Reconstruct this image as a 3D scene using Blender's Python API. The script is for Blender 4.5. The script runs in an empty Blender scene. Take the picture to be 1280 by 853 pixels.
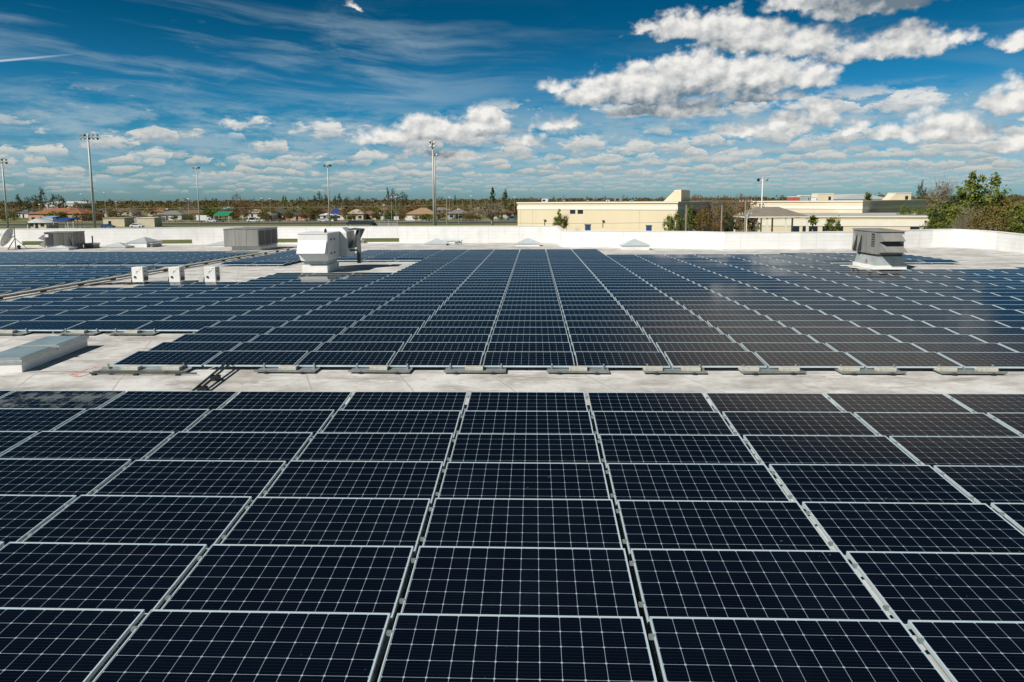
import bpy, math, random
from mathutils import Vector, Matrix
R=math.radians
S=bpy.context.scene
# ---------------------------------------------------------------- camera
CX,CZ=0.0,3.58
FPX,PCY,PITCH,YAW,ROLL=845.0,350.6,0.1179,0.0336,-0.006      # focal etc. measured on the 1280 px wide photograph
def basis():
    cp,sp,cy,sy=math.cos(PITCH),math.sin(PITCH),math.cos(YAW),math.sin(YAW)
    f=Vector((-sy*cp,cy*cp,-sp)); r=Vector((cy,sy,0)); u=r.cross(f)
    c,s=math.cos(ROLL),math.sin(ROLL)
    return c*r+s*u, -s*r+c*u, f
BR,BU,BF=basis()
def ray(px,py): return (BF+BR*((px-640)/FPX)-BU*((py-PCY)/FPX)).normalized()
def proj(p):
    d=Vector(p)-Vector((0,0,CZ)); z=d.dot(BF)
    if z<.3: return None
    return 640+FPX*d.dot(BR)/z, PCY-FPX*d.dot(BU)/z
cam_d=bpy.data.cameras.new('camera'); cam=bpy.data.objects.new('camera',cam_d); S.collection.objects.link(cam)
cam.matrix_world=Matrix.Translation((0,0,CZ))@Matrix(((BR.x,BU.x,-BF.x),(BR.y,BU.y,-BF.y),(BR.z,BU.z,-BF.z))).to_4x4()
cam_d.sensor_width=36; cam_d.lens=36*FPX/1280; cam_d.shift_y=-(426.5-PCY)/1280
cam_d.clip_start=.1; cam_d.clip_end=20000; S.camera=cam
# ---------------------------------------------------------------- sky
SUN_EL=R(42); TRAVEL=R(44)                       # light travels towards +x, turned 30 deg towards +y
to_sun=Vector((-math.cos(TRAVEL)*math.cos(SUN_EL),-math.sin(TRAVEL)*math.cos(SUN_EL),math.sin(SUN_EL)))
W=bpy.data.worlds.new('World'); S.world=W; W.use_nodes=True
nt=W.node_tree; nt.nodes.clear()
def lk(t,sock,v):
    if hasattr(v,'is_output') or isinstance(v,bpy.types.NodeSocket): t.links.new(v,sock)
    else: sock.default_value=v
class NB:
    def __init__(s,t): s.t=t
    def m(s,op,a,b=None,c=None,clamp=False):
        n=s.t.nodes.new('ShaderNodeMath'); n.operation=op; n.use_clamp=clamp
        for i,v in enumerate((a,b,c)):
            if v is not None: lk(s.t,n.inputs[i],v)
        return n.outputs[0]
    def add(s,a,b): return s.m('ADD',a,b)
    def sub(s,a,b): return s.m('SUBTRACT',a,b)
    def mul(s,a,b): return s.m('MULTIPLY',a,b)
    def div(s,a,b): return s.m('DIVIDE',a,b)
    def mx(s,a,b): return s.m('MAXIMUM',a,b)
    def mn(s,a,b): return s.m('MINIMUM',a,b)
    def ss(s,x,e0,e1):
        n=s.t.nodes.new('ShaderNodeMapRange'); n.interpolation_type='SMOOTHSTEP'
        lk(s.t,n.inputs[0],x); lk(s.t,n.inputs[1],e0); lk(s.t,n.inputs[2],e1); n.inputs[3].default_value=0; n.inputs[4].default_value=1
        return n.outputs[0]
    def mixc(s,f,a,b,mode='MIX'):
        n=s.t.nodes.new('ShaderNodeMix'); n.data_type='RGBA'; n.blend_type=mode
        lk(s.t,n.inputs[0],f)
        for i,v in ((6,a),(7,b)):
            if isinstance(v,tuple) and len(v)==3: v=(*v,1)
            lk(s.t,n.inputs[i],v)
        return n.outputs[2]
    def comb(s,x,y,z):
        n=s.t.nodes.new('ShaderNodeCombineXYZ'); lk(s.t,n.inputs[0],x); lk(s.t,n.inputs[1],y); lk(s.t,n.inputs[2],z); return n.outputs[0]
    def sep(s,v):
        n=s.t.nodes.new('ShaderNodeSeparateXYZ'); lk(s.t,n.inputs[0],v); return n.outputs
    def noise(s,v,scale,detail=4,rough=.55,dist=0,out=0):
        n=s.t.nodes.new('ShaderNodeTexNoise'); lk(s.t,n.inputs['Vector'],v)
        n.inputs['Scale'].default_value=scale; n.inputs['Detail'].default_value=detail
        n.inputs['Roughness'].default_value=rough; n.inputs['Distortion'].default_value=dist
        return n.outputs[out]
    def voro(s,v,scale,smooth=.6,detail=0):
        n=s.t.nodes.new('ShaderNodeTexVoronoi'); n.feature='SMOOTH_F1'; lk(s.t,n.inputs['Vector'],v)
        n.inputs['Scale'].default_value=scale; n.inputs['Smoothness'].default_value=smooth; n.inputs['Detail'].default_value=detail
        return n.outputs['Distance']
b=NB(nt)
tc=nt.nodes.new('ShaderNodeTexCoord').outputs['Generated']
dx,dy,dz=b.sep(tc)
u=b.mul(b.m('ARCTAN2',dx,dy),57.2958); v=b.mul(b.m('ARCSINE',dz),57.2958)   # azimuth and elevation of the sky direction, degrees
def azel(px,py):
    d=ray(px,py); return math.degrees(math.atan2(d.x,d.y)), math.degrees(math.asin(d.z))
CUM=[ # cumulus in front: centre and half sizes (in 1/14.7 degree)
 (700,106,40,12),(742,114,62,26),(800,106,78,36),(865,92,84,36),(940,92,84,32),(1005,92,58,24),(850,132,110,18),(955,118,95,14),(790,140,60,12),
 (930,160,52,14),(985,152,60,20),(1028,140,28,24),(1070,158,30,14),(1125,162,44,18),(1172,154,46,24),(1225,164,32,15),
 (1262,120,36,24),(1272,180,34,16),
 (480,168,60,18),(545,160,62,26),(605,152,50,26),(700,152,50,14),(655,174,56,14),(560,190,90,12)]
CUM2=[ # the farther, higher bank behind them
 (808,34,34,14),(850,32,50,26),(900,30,55,26),(945,42,80,28),(1010,48,70,24),(1080,62,70,18),(1130,50,66,24),(1190,44,36,14),(1266,50,30,14),
 (1090,0,95,24),(1005,-2,60,18),(1130,-40,130,45),(1040,-100,120,60),(1180,-110,90,60),(960,-60,60,30),(1240,-90,60,40),(446,7,30,7)]
blobs=[(*azel(x,y),rx/14.7,ry/14.7) for x,y,rx,ry in CUM]
blobs2=[(*azel(x,y),rx/14.7,ry/14.7) for x,y,rx,ry in CUM2]
def vmath(op,*a):
    n=nt.nodes.new('ShaderNodeVectorMath'); n.operation=op
    for i,x in enumerate(a): lk(nt,n.inputs[i],x)
    return n.outputs['Value'] if op=='LENGTH' else n.outputs[0]
def field(uu,vv,blobs=blobs):
    acc=None; P=b.comb(uu,vv,0.0)
    for (u0,v0,a,bb) in blobs:
        hb=bb*1.35; k=min(1.6,.35+bb*.5)
        q=vmath('MULTIPLY_ADD',P,(1/a,1/hb,0),(-u0/a,-(v0-bb*.35)/hb,0))
        q=vmath('MAXIMUM',q,vmath('MULTIPLY',q,(-1,-2.6,0)))
        d=b.m('MULTIPLY_ADD',vmath('LENGTH',q),-k,k)
        acc=d if acc is None else b.m('SMOOTH_MAX',acc,d,.12)
    return b.mx(acc,-1.2)
def fnoise(uu,vv):
    p=b.comb(uu,b.mul(vv,1.25),0.0)
    n1=b.sub(b.noise(p,.42,8,.58,.15),.5)
    n2=b.sub(.40,b.voro(p,.85,.5,2.5))
    return b.add(b.mul(n1,1.15),b.mul(n2,.55))
wn=nt.nodes.new('ShaderNodeTexNoise'); wn.inputs['Scale'].default_value=.55; wn.inputs['Detail'].default_value=6; wn.inputs['Roughness'].default_value=.6
nt.links.new(b.comb(u,b.mul(v,1.2),7.7),wn.inputs['Vector'])
wx,wy,_w=b.sep(wn.outputs['Color'])
uw=b.add(u,b.mul(b.sub(wx,.5),2.6)); vw=b.add(v,b.mul(b.sub(wy,.5),1.7))
N0=fnoise(u,v); N1=fnoise(b.sub(u,.35),b.add(v,.45)); rel=b.sub(N0,N1)
def bank(bl,bias,e):
    F0=field(uw,vw,bl); F1=field(uw,b.add(vw,1.4),bl)
    dens=b.add(b.mul(F0,1.25),b.mul(N0,.80))
    li=b.add(b.add(bias,b.mul(rel,.95)),b.mul(b.sub(F0,F1),.62))
    li=b.sub(li,b.mul(b.ss(dens,.35,1.3),.16))
    return b.ss(dens,.0,e),li
a1,lit=bank(blobs,.49,.58)
a2,lit2=bank(blobs2,.48,.58)
hi_=b.ss(v,16.6,19.5)
lit2=b.sub(lit2,b.mul(b.ss(b.add(v,b.mul(b.ss(u,15,23),4.0)),16.8,19.2),.55)); a2=b.mul(a2,b.sub(1.0,b.mul(hi_,.72)))
lit=b.m('MULTIPLY',lit,1.0,clamp=True); lit2=b.m('MULTIPLY',lit2,1.0,clamp=True)
# low fields of small flat based cumulus: scattered puffs, smaller towards the horizon
def puffs(sx,sy,off,cov,v0,v1,v2,v3,r0,seed):
    px=b.add(b.mul(u,sx),b.mul(b.sub(wx,.5),1.1)); py=b.add(b.mul(v,sy),b.mul(b.sub(wy,.5),.55))
    py=b.add(py,b.mul(b.sub(wx,.5),.5))
    vn=nt.nodes.new('ShaderNodeTexVoronoi'); vn.voronoi_dimensions='2D'; vn.feature='F1'; vn.inputs['Scale'].default_value=1; vn.inputs['Randomness'].default_value=.85
    P2=b.comb(b.add(px,off),b.add(py,off*1.7),0.0); nt.links.new(P2,vn.inputs['Vector'])
    rc,gc,bc=b.sep(vn.outputs['Color']); qx,qy,_q=b.sep(vn.outputs['Position'])
    ddx=b.sub(b.add(px,off),qx); ddy=b.sub(b.add(py,off*1.7),qy)
    up=ddy; ddy=b.mx(ddy,b.mul(ddy,-2.2))
    dist=b.m('SQRT',b.add(b.mul(ddx,ddx),b.mul(b.mul(ddy,ddy),1.2)))
    fine=b.sub(b.noise(b.comb(b.mul(u,sx),b.mul(v,sy),off),3.4,6,.64,.2),.5)
    keep=b.ss(b.add(rc,b.sub(b.mul(b.ss(u,-30,14),cov),.34 if seed==1 else -.10)),.40,.60)
    d=b.add(b.sub(b.mul(b.add(r0,b.mul(gc,.30)),keep),dist),b.mul(fine,1.35))
    al=b.mul(b.ss(d,-.06,.30),b.mul(b.ss(v,v0,v1),b.sub(1.0,b.ss(v,v2,v3))))
    li=b.m('ADD',b.add(.62,b.mul(fine,1.6)),b.mul(up,1.3),clamp=True)
    return al,li
L4=puffs(.19,.50,3.1,.62,4.6,5.6,7.2,8.6,.40,1)
L3=puffs(.33,.72,11.3,.46,2.9,3.8,5.0,6.6,.54,2)
L2=puffs(.58,1.40,23.7,.46,1.5,2.2,3.4,4.2,.62,3)
L1=puffs(1.0,3.0,41.2,.44,.5,1.0,2.0,2.6,.62,4)
# thin veil under and between them
veil=b.mul(b.ss(b.add(b.noise(b.comb(b.mul(u,.20),b.mul(v,.80),31.0),1.0,8,.66,.2),b.mul(b.ss(u,-25,10),.06)),.38,.62),b.mul(b.ss(v,.2,2.0),b.sub(1.0,b.ss(v,5.5,9.0))))
# thin grey layer cloud high on the right, above the picture: the panels mirror it
ex=b.mul(b.sub(u,25),1/19.0); ey=b.mul(b.sub(v,21.5),1/7.5)
gl=b.mul(b.sub(1.0,b.ss(b.m('SQRT',b.add(b.mul(ex,ex),b.mul(ey,ey))),.25,1.15)),b.ss(v,15.6,18.5))
# thin cirrus, streaked along the wind, mainly on the left
wu=b.add(u,b.mul(b.sub(b.noise(b.comb(b.mul(u,.08),b.mul(v,.2),9.0),1.0,2,.5),.5),5))
wv=b.add(v,b.mul(b.sub(b.noise(b.comb(b.mul(u,.05),b.mul(v,.10),2.0),1.0,2,.5),.5),3.0))
wv=b.add(wv,b.mul(wu,.045))
ci=b.noise(b.comb(b.mul(wu,.055),b.mul(wv,.50),4.4),1.0,9,.60,.25)
ci2=b.noise(b.comb(b.mul(wu,.16),b.mul(wv,.42),7.4),1.0,8,.70,.5)
cirw=b.mul(b.mul(b.ss(v,3,7),b.sub(1.0,b.ss(v,12,16.5))),b.add(.22,b.mul(b.sub(1.0,b.ss(u,-16,6)),.78)))
cia=b.mul(b.mul(b.add(b.mul(b.ss(ci,.47,.72),.85),b.mul(b.ss(ci2,.55,.80),.55)),cirw),.62)
c0=azel(-20,78); c1=azel(112,66)            # a vapour trail, far left
sl=(c1[1]-c0[1])/(c1[0]-c0[0])
tr=b.m('ABSOLUTE',b.sub(b.sub(v,c0[1]),b.mul(b.sub(u,c0[0]),sl)))
tr=b.mul(b.mul(b.sub(1.0,b.ss(tr,.02,.10)),b.sub(1.0,b.ss(u,c1[0]-5,c1[0]))),.55)
sky=nt.nodes.new('ShaderNodeTexSky'); sky.sky_type='NISHITA'; sky.sun_disc=False
sky.sun_elevation=SUN_EL; sky.sun_rotation=math.atan2(to_sun.x,to_sun.y); sky.altitude=10; sky.air_density=1.0; sky.dust_density=.6; sky.ozone_density=2.2
TINT_LO,TINT_MID,TINT_HI,TINT_TOP=(.36,.64,.88),(.06,.45,.67),(.003,.255,.38),(.003,.105,.135)
tint=b.mixc(b.ss(v,0,7),TINT_LO,TINT_MID)
tint=b.mixc(b.ss(v,6,15),tint,TINT_HI)
tint=b.mixc(b.ss(v,14,25),tint,TINT_TOP)
skyc=b.mixc(1.0,sky.outputs[0],tint,'MULTIPLY')
K=10.0
def col(c): return tuple(x*K for x in c)
c=b.mixc(cia,skyc,col((.33,.45,.53)))
c=b.mixc(tr,c,col((.72,.78,.84)))
c=b.mixc(b.mul(veil,.66),c,col((.33,.45,.52)))
c=b.mixc(b.mul(gl,.9),c,col((.44,.385,.325)))
for (al,li),A,lo,hi in ((L1,.62,(.17,.29,.38),(.50,.50,.47)),(L2,.78,(.15,.26,.35),(.60,.58,.52)),(L3,.80,(.15,.24,.32),(.70,.67,.61)),(L4,.85,(.16,.24,.32),(.78,.76,.71))):
    c=b.mixc(b.mul(al,A),c,b.mixc(li,col(lo),col(hi)))
SH,LI=col((.15,.20,.245)),col((.84,.82,.78))
c=b.mixc(b.mul(a2,.97),c,b.mixc(lit2,SH,LI))
c=b.mixc(b.mul(a1,.97),c,b.mixc(lit,SH,LI))
# the cloudy belt up to 30 degrees; clear sky above it, and the ground half below the horizon
def bgn(c):
    n=nt.nodes.new('ShaderNodeBackground'); n.inputs[1].default_value=.1; lk(nt,n.inputs[0],c); return n.outputs[0]
def mixs(f,x,y):
    n=nt.nodes.new('ShaderNodeMixShader'); nt.links.new(f,n.inputs[0]); nt.links.new(x,n.inputs[1]); nt.links.new(y,n.inputs[2]); return n.outputs[0]
clear=b.mixc(1.0,sky.outputs[0],b.mixc(b.ss(v,14,25),TINT_HI,TINT_TOP),'MULTIPLY')
sh=mixs(b.m('GREATER_THAN',v,32.0),bgn(c),bgn(clear))
sh=mixs(b.m('LESS_THAN',v,-.2),sh,bgn((.8,.85,.6,1)))
wo=nt.nodes.new('ShaderNodeOutputWorld'); nt.links.new(sh,wo.inputs[0])
W.cycles.sampling_method='NONE'
sd=bpy.data.lights.new('sun','SUN'); sd.energy=4.9; sd.angle=R(.53); sd.color=(1,.95,.87)
so=bpy.data.objects.new('sun',sd); S.collection.objects.link(so)
so.rotation_euler=to_sun.to_track_quat('Z','Y').to_euler()
S.view_settings.view_transform='Standard'; S.view_settings.look='None'; S.view_settings.exposure=.12; S.view_settings.gamma=1
S.cycles.max_bounces=4; S.cycles.diffuse_bounces=2; S.cycles.glossy_bounces=3; S.cycles.transparent_max_bounces=6

# ---------------------------------------------------------------- helpers
col_=S.collection
def tag(o,label=None,cat=None,group=None,kind=None):
    if label: o['label']=label
    if cat: o['category']=cat
    if group: o['group']=group
    if kind: o['kind']=kind
    return o
def thing(name,label,cat,loc=(0,0,0),rz=0,group=None):
    o=bpy.data.objects.new(name,None); col_.objects.link(o); o.location=loc; o.rotation_euler=(0,0,rz); o.empty_display_size=.3
    return tag(o,label,cat,group)
def copy_tree(o,parent=None):
    c=o.copy(); col_.objects.link(c)
    if parent: c.parent=parent
    for ch in list(o.children): copy_tree(ch,c)
    return c
class MB:
    def __init__(s): s.v=[]; s.f=[]; s.mi=[]; s.uv={}
    def face(s,pts,mi=0,uv=None):
        n=len(s.v); s.v+= [tuple(p) for p in pts]; s.f.append(tuple(range(n,n+len(pts)))); s.mi.append(mi)
        if uv: s.uv[len(s.f)-1]=uv
    def poly8(s,c,mi=0):   # 8 corners: bottom 0-3 ccw, top 4-7
        n=len(s.v); s.v+=[tuple(p) for p in c]
        for q in ((3,2,1,0),(4,5,6,7),(0,1,5,4),(1,2,6,5),(2,3,7,6),(3,0,4,7)): s.f.append(tuple(n+i for i in q)); s.mi.append(mi)
    def box(s,x0,x1,y0,y1,z0,z1,mi=0): s.poly8([(x0,y0,z0),(x1,y0,z0),(x1,y1,z0),(x0,y1,z0),(x0,y0,z1),(x1,y0,z1),(x1,y1,z1),(x0,y1,z1)],mi)
    def taper(s,x0,x1,y0,y1,z0,z1,ix,iy):
        s.poly8([(x0,y0,z0),(x1,y0,z0),(x1,y1,z0),(x0,y1,z0),(x0+ix,y0+iy,z1),(x1-ix,y0+iy,z1),(x1-ix,y1-iy,z1),(x0+ix,y1-iy,z1)])
    def tube(s,p,q,r0,r1=None,n=8,caps=True,mi=0):
        r1=r0 if r1 is None else r1
        p=Vector(p);q=Vector(q);d=(q-p).normalized(); a=d.orthogonal().normalized(); c=d.cross(a)
        k=len(s.v)
        for (o,r) in ((p,r0),(q,r1)):
            for i in range(n):
                t=2*math.pi*i/n; s.v.append(tuple(o+a*(r*math.cos(t))+c*(r*math.sin(t))))
        for i in range(n): j=(i+1)%n; s.f.append((k+i,k+j,k+n+j,k+n+i)); s.mi.append(mi)
        if caps: s.f.append(tuple(k+i for i in range(n))[::-1]); s.mi.append(mi); s.f.append(tuple(k+n+i for i in range(n))); s.mi.append(mi)
    def extrude(s,prof,x0,x1,axis='x'):   # prof: list of (a,b) in the plane perpendicular to axis
        def P(t,a,bb): return (t,a,bb) if axis=='x' else (a,t,bb)
        k=len(s.v); n=len(prof)
        for t in (x0,x1):
            for a,bb in prof: s.v.append(P(t,a,bb))
        for i in range(n): j=(i+1)%n; s.f.append((k+i,k+j,k+n+j,k+n+i)); s.mi.append(0)
        s.f.append(tuple(k+i for i in range(n))[::-1]); s.f.append(tuple(k+n+i for i in range(n))); s.mi+=[0,0]
    def mesh(s,name,mats,smooth=False,fix=True):
        me=bpy.data.meshes.new(name); me.from_pydata(s.v,[],s.f)
        for m in (mats if isinstance(mats,(list,tuple)) else [mats]): me.materials.append(m)
        if any(s.mi): me.polygons.foreach_set('material_index',s.mi)
        if s.uv:
            ul=me.uv_layers.new(name='UVMap')
            for fi,uv in s.uv.items():
                for li,c in zip(me.polygons[fi].loop_indices,uv): ul.data[li].uv=c
        if smooth: me.polygons.foreach_set('use_smooth',[True]*len(s.f))
        me.update()
        if fix:
            import bmesh
            bm=bmesh.new(); bm.from_mesh(me); bmesh.ops.recalc_face_normals(bm,faces=bm.faces); bm.to_mesh(me); bm.free()
        return me
    def build(s,name,mats,parent=None,smooth=False,bevel=0,fix=True):
        o=bpy.data.objects.new(name,s.mesh(name,mats,smooth,fix)); col_.objects.link(o)
        if parent: o.parent=parent
        if bevel:
            m=o.modifiers.new('bevel','BEVEL'); m.width=bevel; m.segments=2; m.limit_method='ANGLE'
        return o
def new_mat(name):
    m=bpy.data.materials.new(name); m.use_nodes=True; t=m.node_tree; return m,t,NB(t),t.nodes['Principled BSDF']
def mat(name,c,rough=.6,metal=0,var=.12,scale=3.0,c2=None,bump=0,bscale=40,streak=False,spec=.5):
    m,t,n,p=new_mat(name)
    pos=t.nodes.new('ShaderNodeTexCoord').outputs['Object']
    if streak:
        mp=t.nodes.new('ShaderNodeMapping'); mp.inputs['Scale'].default_value=(1,1,.12); t.links.new(pos,mp.inputs[0]); vv=mp.outputs[0]
    else: vv=pos
    f=n.noise(vv,scale,5,.6)
    f=n.ss(f,.3,.7)
    c2=c2 or tuple(x*(1-2*var) for x in c)
    t.links.new(n.mixc(f,c2,c),p.inputs['Base Color'])
    p.inputs['Roughness'].default_value=rough; p.inputs['Metallic'].default_value=metal
    p.inputs['Specular IOR Level'].default_value=spec
    if bump:
        bn=t.nodes.new('ShaderNodeBump'); bn.inputs['Strength'].default_value=bump; bn.inputs['Distance'].default_value=.02
        t.links.new(n.noise(pos,bscale,4,.6),bn.inputs['Height']); t.links.new(bn.outputs[0],p.inputs['Normal'])
    return m
# ---------------------------------------------------------------- materials
def panel_mat(name,dirty=False):
    m,t,n,p=new_mat(name)
    uv=t.nodes.new('ShaderNodeUVMap').outputs[0]; x,y,_=n.sep(uv)
    PX,PY=.1608,.1600
    cx=n.div(n.sub(x,.0152),PX); cy=n.div(n.sub(y,.016),PY)
    fx=n.mul(n.m('ABSOLUTE',n.sub(n.m('FRACT',cx),.5)),PX); fy=n.mul(n.m('ABSOLUTE',n.sub(n.m('FRACT',cy),.5)),PY)
    line=n.mx(n.m('GREATER_THAN',fx,PX/2-.0014),n.m('GREATER_THAN',fy,PY/2-.0014))
    dia=n.m('GREATER_THAN',n.add(fx,fy),PX-.0125)
    out=n.mx(n.mx(n.m('LESS_THAN',cx,0),n.m('GREATER_THAN',cx,12)),n.mx(n.m('LESS_THAN',cy,0),n.m('GREATER_THAN',cy,6)))
    gap=n.mx(n.mx(line,dia),out)
    bus=n.m('GREATER_THAN',n.m('ABSOLUTE',n.sub(n.m('FRACT',n.mul(cy,5)),.5)),.478)
    rnd=t.nodes.new('ShaderNodeObjectInfo').outputs['Random']
    cell=n.mixc(n.noise(n.comb(n.m('FLOOR',cx),n.m('FLOOR',cy),n.mul(rnd,37)),.9,1,.5),(.0012,.0023,.0068),(.0028,.0052,.0118))
    cell=n.mixc(n.mul(bus,.10),cell,(.22,.24,.26))
    c=n.mixc(gap,cell,(.32,.41,.47))
    pos=t.nodes.new('ShaderNodeTexCoord').outputs['Object']
    geo=t.nodes.new('ShaderNodeNewGeometry').outputs['Position']
    dust_sheen=n.mul(n.ss(n.noise(geo,.9,6,.65),.45,.8),.015)
    lip=n.mul(n.sub(1.0,n.ss(y,.005,.05)),n.add(.05,n.mul(n.noise(geo,7,3,.6),.20)))  # low-edge dust band, with bluish sky reflection painted into its colour
    dust_sheen=n.add(dust_sheen,lip)
    spots=n.mul(n.mul(n.m('GREATER_THAN',n.noise(geo,16,2,.5),.755),n.ss(n.noise(geo,.8,2,.5),.5,.6)),.5)
    dust_sheen=n.add(dust_sheen,spots)
    if dirty: dust_sheen=n.add(dust_sheen,n.mul(n.ss(n.noise(geo,3.2,8,.72),.46,.6),.42))
    c=n.mixc(dust_sheen,c,(.25,.27,.27) if dirty else (.09,.18,.27))
    t.links.new(c,p.inputs['Base Color'])
    r=n.add(.05,n.mul(dust_sheen,.9)); t.links.new(r,p.inputs['Roughness'])
    p.inputs['IOR'].default_value=1.38
    return m
M={}
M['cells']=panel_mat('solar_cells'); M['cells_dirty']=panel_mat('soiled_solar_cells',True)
M['alu']=mat('aluminium_frame',(.60,.71,.76),.42,.2,.06,2)
M['galv']=mat('galvanised_steel',(.50,.53,.53),.45,.7,.12,6)
M['rack']=mat('rack_steel',(.36,.40,.39),.5,.5,.12,6)
M['concrete']=mat('concrete_block',(.55,.53,.46),.9,0,.12,9,bump=.4)
M['hvac_white']=mat('white_enamel',(.80,.80,.77),.4,0,.035,1.6,streak=True)
M['hvac_grey']=mat('grey_weathered_sheet',(.31,.305,.285),.5,.15,.14,1.8,streak=True)
M['hvac_dark']=mat('dark_grille',(.035,.04,.045),.6,0,.1,5)
M['hood_dark']=mat('dark_green_sheet',(.10,.12,.12),.5,.1,.12,3)
M['curb_grey']=mat('curb_metal',(.48,.52,.51),.5,.3,.12,2.5)
M['curb_white']=mat('white_flashing',(.80,.79,.76),.6,0,.05,2)
M['skyl']=mat('skylight_acrylic',(.52,.58,.60),.15,0,.06,1.5)
M['lid']=mat('lid_sheet',(.34,.42,.43),.28,.2,.12,1.8,bump=.1,bscale=3)
M['black']=mat('black_rubber',(.02,.02,.022),.5,0,.1,5)
M['red']=mat('red_mark',(.55,.05,.05),.6)
M['conduit']=mat('dark_green_conduit',(.035,.06,.055),.45,.3,.15,5)
M['pole']=mat('galvanised_pole',(.50,.51,.48),.55,.2,.1,1,streak=True)
M['polewhite']=mat('white_pole',(.78,.78,.76),.5,0,.05,1)
M['wood']=mat('timber_pole',(.33,.28,.21),.85,0,.15,3,streak=True)
M['bark']=mat('bark',(.16,.125,.09),.9,0,.2,4)
M['palebark']=mat('pale_bark',(.34,.28,.21),.9,0,.2,4)
M['beige']=mat('beige_stucco',(.73,.625,.44),.9,0,.03,.25,streak=True)
M['beige2']=mat('pale_beige_stucco',(.72,.61,.43),.9,0,.04,.25)
M['white_band']=mat('white_stucco',(.80,.77,.68),.85,0,.03,.4)
M['glass']=mat('dark_window',(.02,.03,.04),.12,0,.1,1)
M['blue_door']=mat('blue_paint',(.012,.07,.20),.4)
M['blue']=mat('blue_tarp',(.02,.07,.26),.5,0,.1,.8)
M['ltblue']=mat('light_blue_roof',(.25,.45,.58),.5)
M['green']=mat('green_canvas',(.02,.26,.13),.6)
M['navy']=mat('navy_canvas',(.010,.02,.05),.7)
M['flatroof']=mat('grey_flat_roof',(.46,.46,.44),.9,0,.08,.2)
M['pav_roof']=mat('taupe_metal_roof',(.24,.21,.17),.7,0,.08,.4)
M['road']=mat('asphalt',(.055,.058,.062),.85,0,.12,.15)
M['walk']=mat('concrete_path',(.42,.41,.38),.9,0,.08,.3)
M['car_dark']=mat('dark_car_paint',(.03,.035,.04),.25)
M['car_white']=mat('white_car_paint',(.75,.76,.77),.25)
M['car_blue']=mat('blue_car_paint',(.04,.10,.20),.25)
def roof_mat():
    m,t,n,p=new_mat('roof_membrane')
    g=t.nodes.new('ShaderNodeNewGeometry').outputs['Position']
    x,y,z=n.sep(g)
    big=n.noise(g,.16,6,.62,.2); mid=n.noise(g,.75,8,.68,.2); fine=n.noise(g,7.0,6,.7)
    st=n.noise(n.comb(n.mul(x,.55),n.mul(y,1.6),0.0),.8,8,.70,.5)
    c=n.mixc(n.ss(mid,.34,.64),(.44,.425,.395),(.71,.70,.68))
    c=n.mixc(n.mul(n.ss(big,.50,.68),.65),c,(.52,.48,.43))
    c=n.mixc(n.mul(n.ss(st,.48,.66),.78),c,(.27,.245,.215))
    c=n.mixc(n.mul(n.ss(st,.30,.44),.0),c,(.3,.3,.3))
    c=n.mixc(n.mul(n.ss(fine,.52,.75),.5),c,(.26,.235,.21))
    c=n.mixc(n.mul(n.ss(n.noise(n.comb(n.mul(x,.9),n.mul(y,2.2),3.0),1.7,6,.7,.3),.57,.66),.6),c,(.80,.79,.76))
    c=n.mixc(n.mul(n.ss(n.noise(g,3.3,4,.6),.66,.74),.5),c,(.19,.17,.15))
    # lapped membrane sheets, seams a little dirty
    wob=n.mul(n.sub(n.noise(g,.5,3,.5),.5),.10)
    s1=n.m('ABSOLUTE',n.sub(n.m('FRACT',n.div(n.add(n.add(x,wob),n.mul(y,.42)),1.95)),.5))
    seam=n.m('LESS_THAN',s1,.010); lap=n.mul(n.sub(1.0,n.ss(s1,.0,.05)),.25)
    s2=n.m('LESS_THAN',n.m('ABSOLUTE',n.sub(n.m('FRACT',n.div(n.add(y,wob),9.3)),.5)),.002)
    c=n.mixc(n.mul(n.mx(seam,s2),.55),c,(.24,.22,.20))
    c=n.mixc(lap,c,(.66,.65,.62))
    t.links.new(c,p.inputs['Base Color']); p.inputs['Roughness'].default_value=.75
    bn=t.nodes.new('ShaderNodeBump'); bn.inputs['Strength'].default_value=.5; bn.inputs['Distance'].default_value=.02
    t.links.new(n.add(n.mul(st,1.0),n.mul(seam,.5)),bn.inputs['Height']); t.links.new(bn.outputs[0],p.inputs['Normal'])
    return m
M['roof']=roof_mat()
def parapet_mat():
    m,t,n,p=new_mat('white_parapet_membrane')
    g=t.nodes.new('ShaderNodeNewGeometry').outputs['Position']; x,y,z=n.sep(g)
    c=n.mixc(n.ss(n.noise(g,.8,5,.6),.35,.7),(.76,.75,.73),(.84,.83,.81))
    lap=n.m('LESS_THAN',n.m('ABSOLUTE',n.sub(n.m('FRACT',n.div(z,.32)),.5)),.03)
    v=n.m('LESS_THAN',n.m('ABSOLUTE',n.sub(n.m('FRACT',n.div(x,3.05)),.5)),.006)
    c=n.mixc(n.mul(n.mx(lap,v),.50),c,(.46,.45,.43))
    stn=n.noise(n.comb(n.mul(x,1.2),n.mul(y,1.2),n.mul(z,.25)),1.0,6,.65)
    c=n.mixc(n.mul(n.ss(stn,.52,.75),.30),c,(.52,.48,.42))
    t.links.new(c,p.inputs['Base Color']); p.inputs['Roughness'].default_value=.7
    return m
M['parapet']=parapet_mat()
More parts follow.
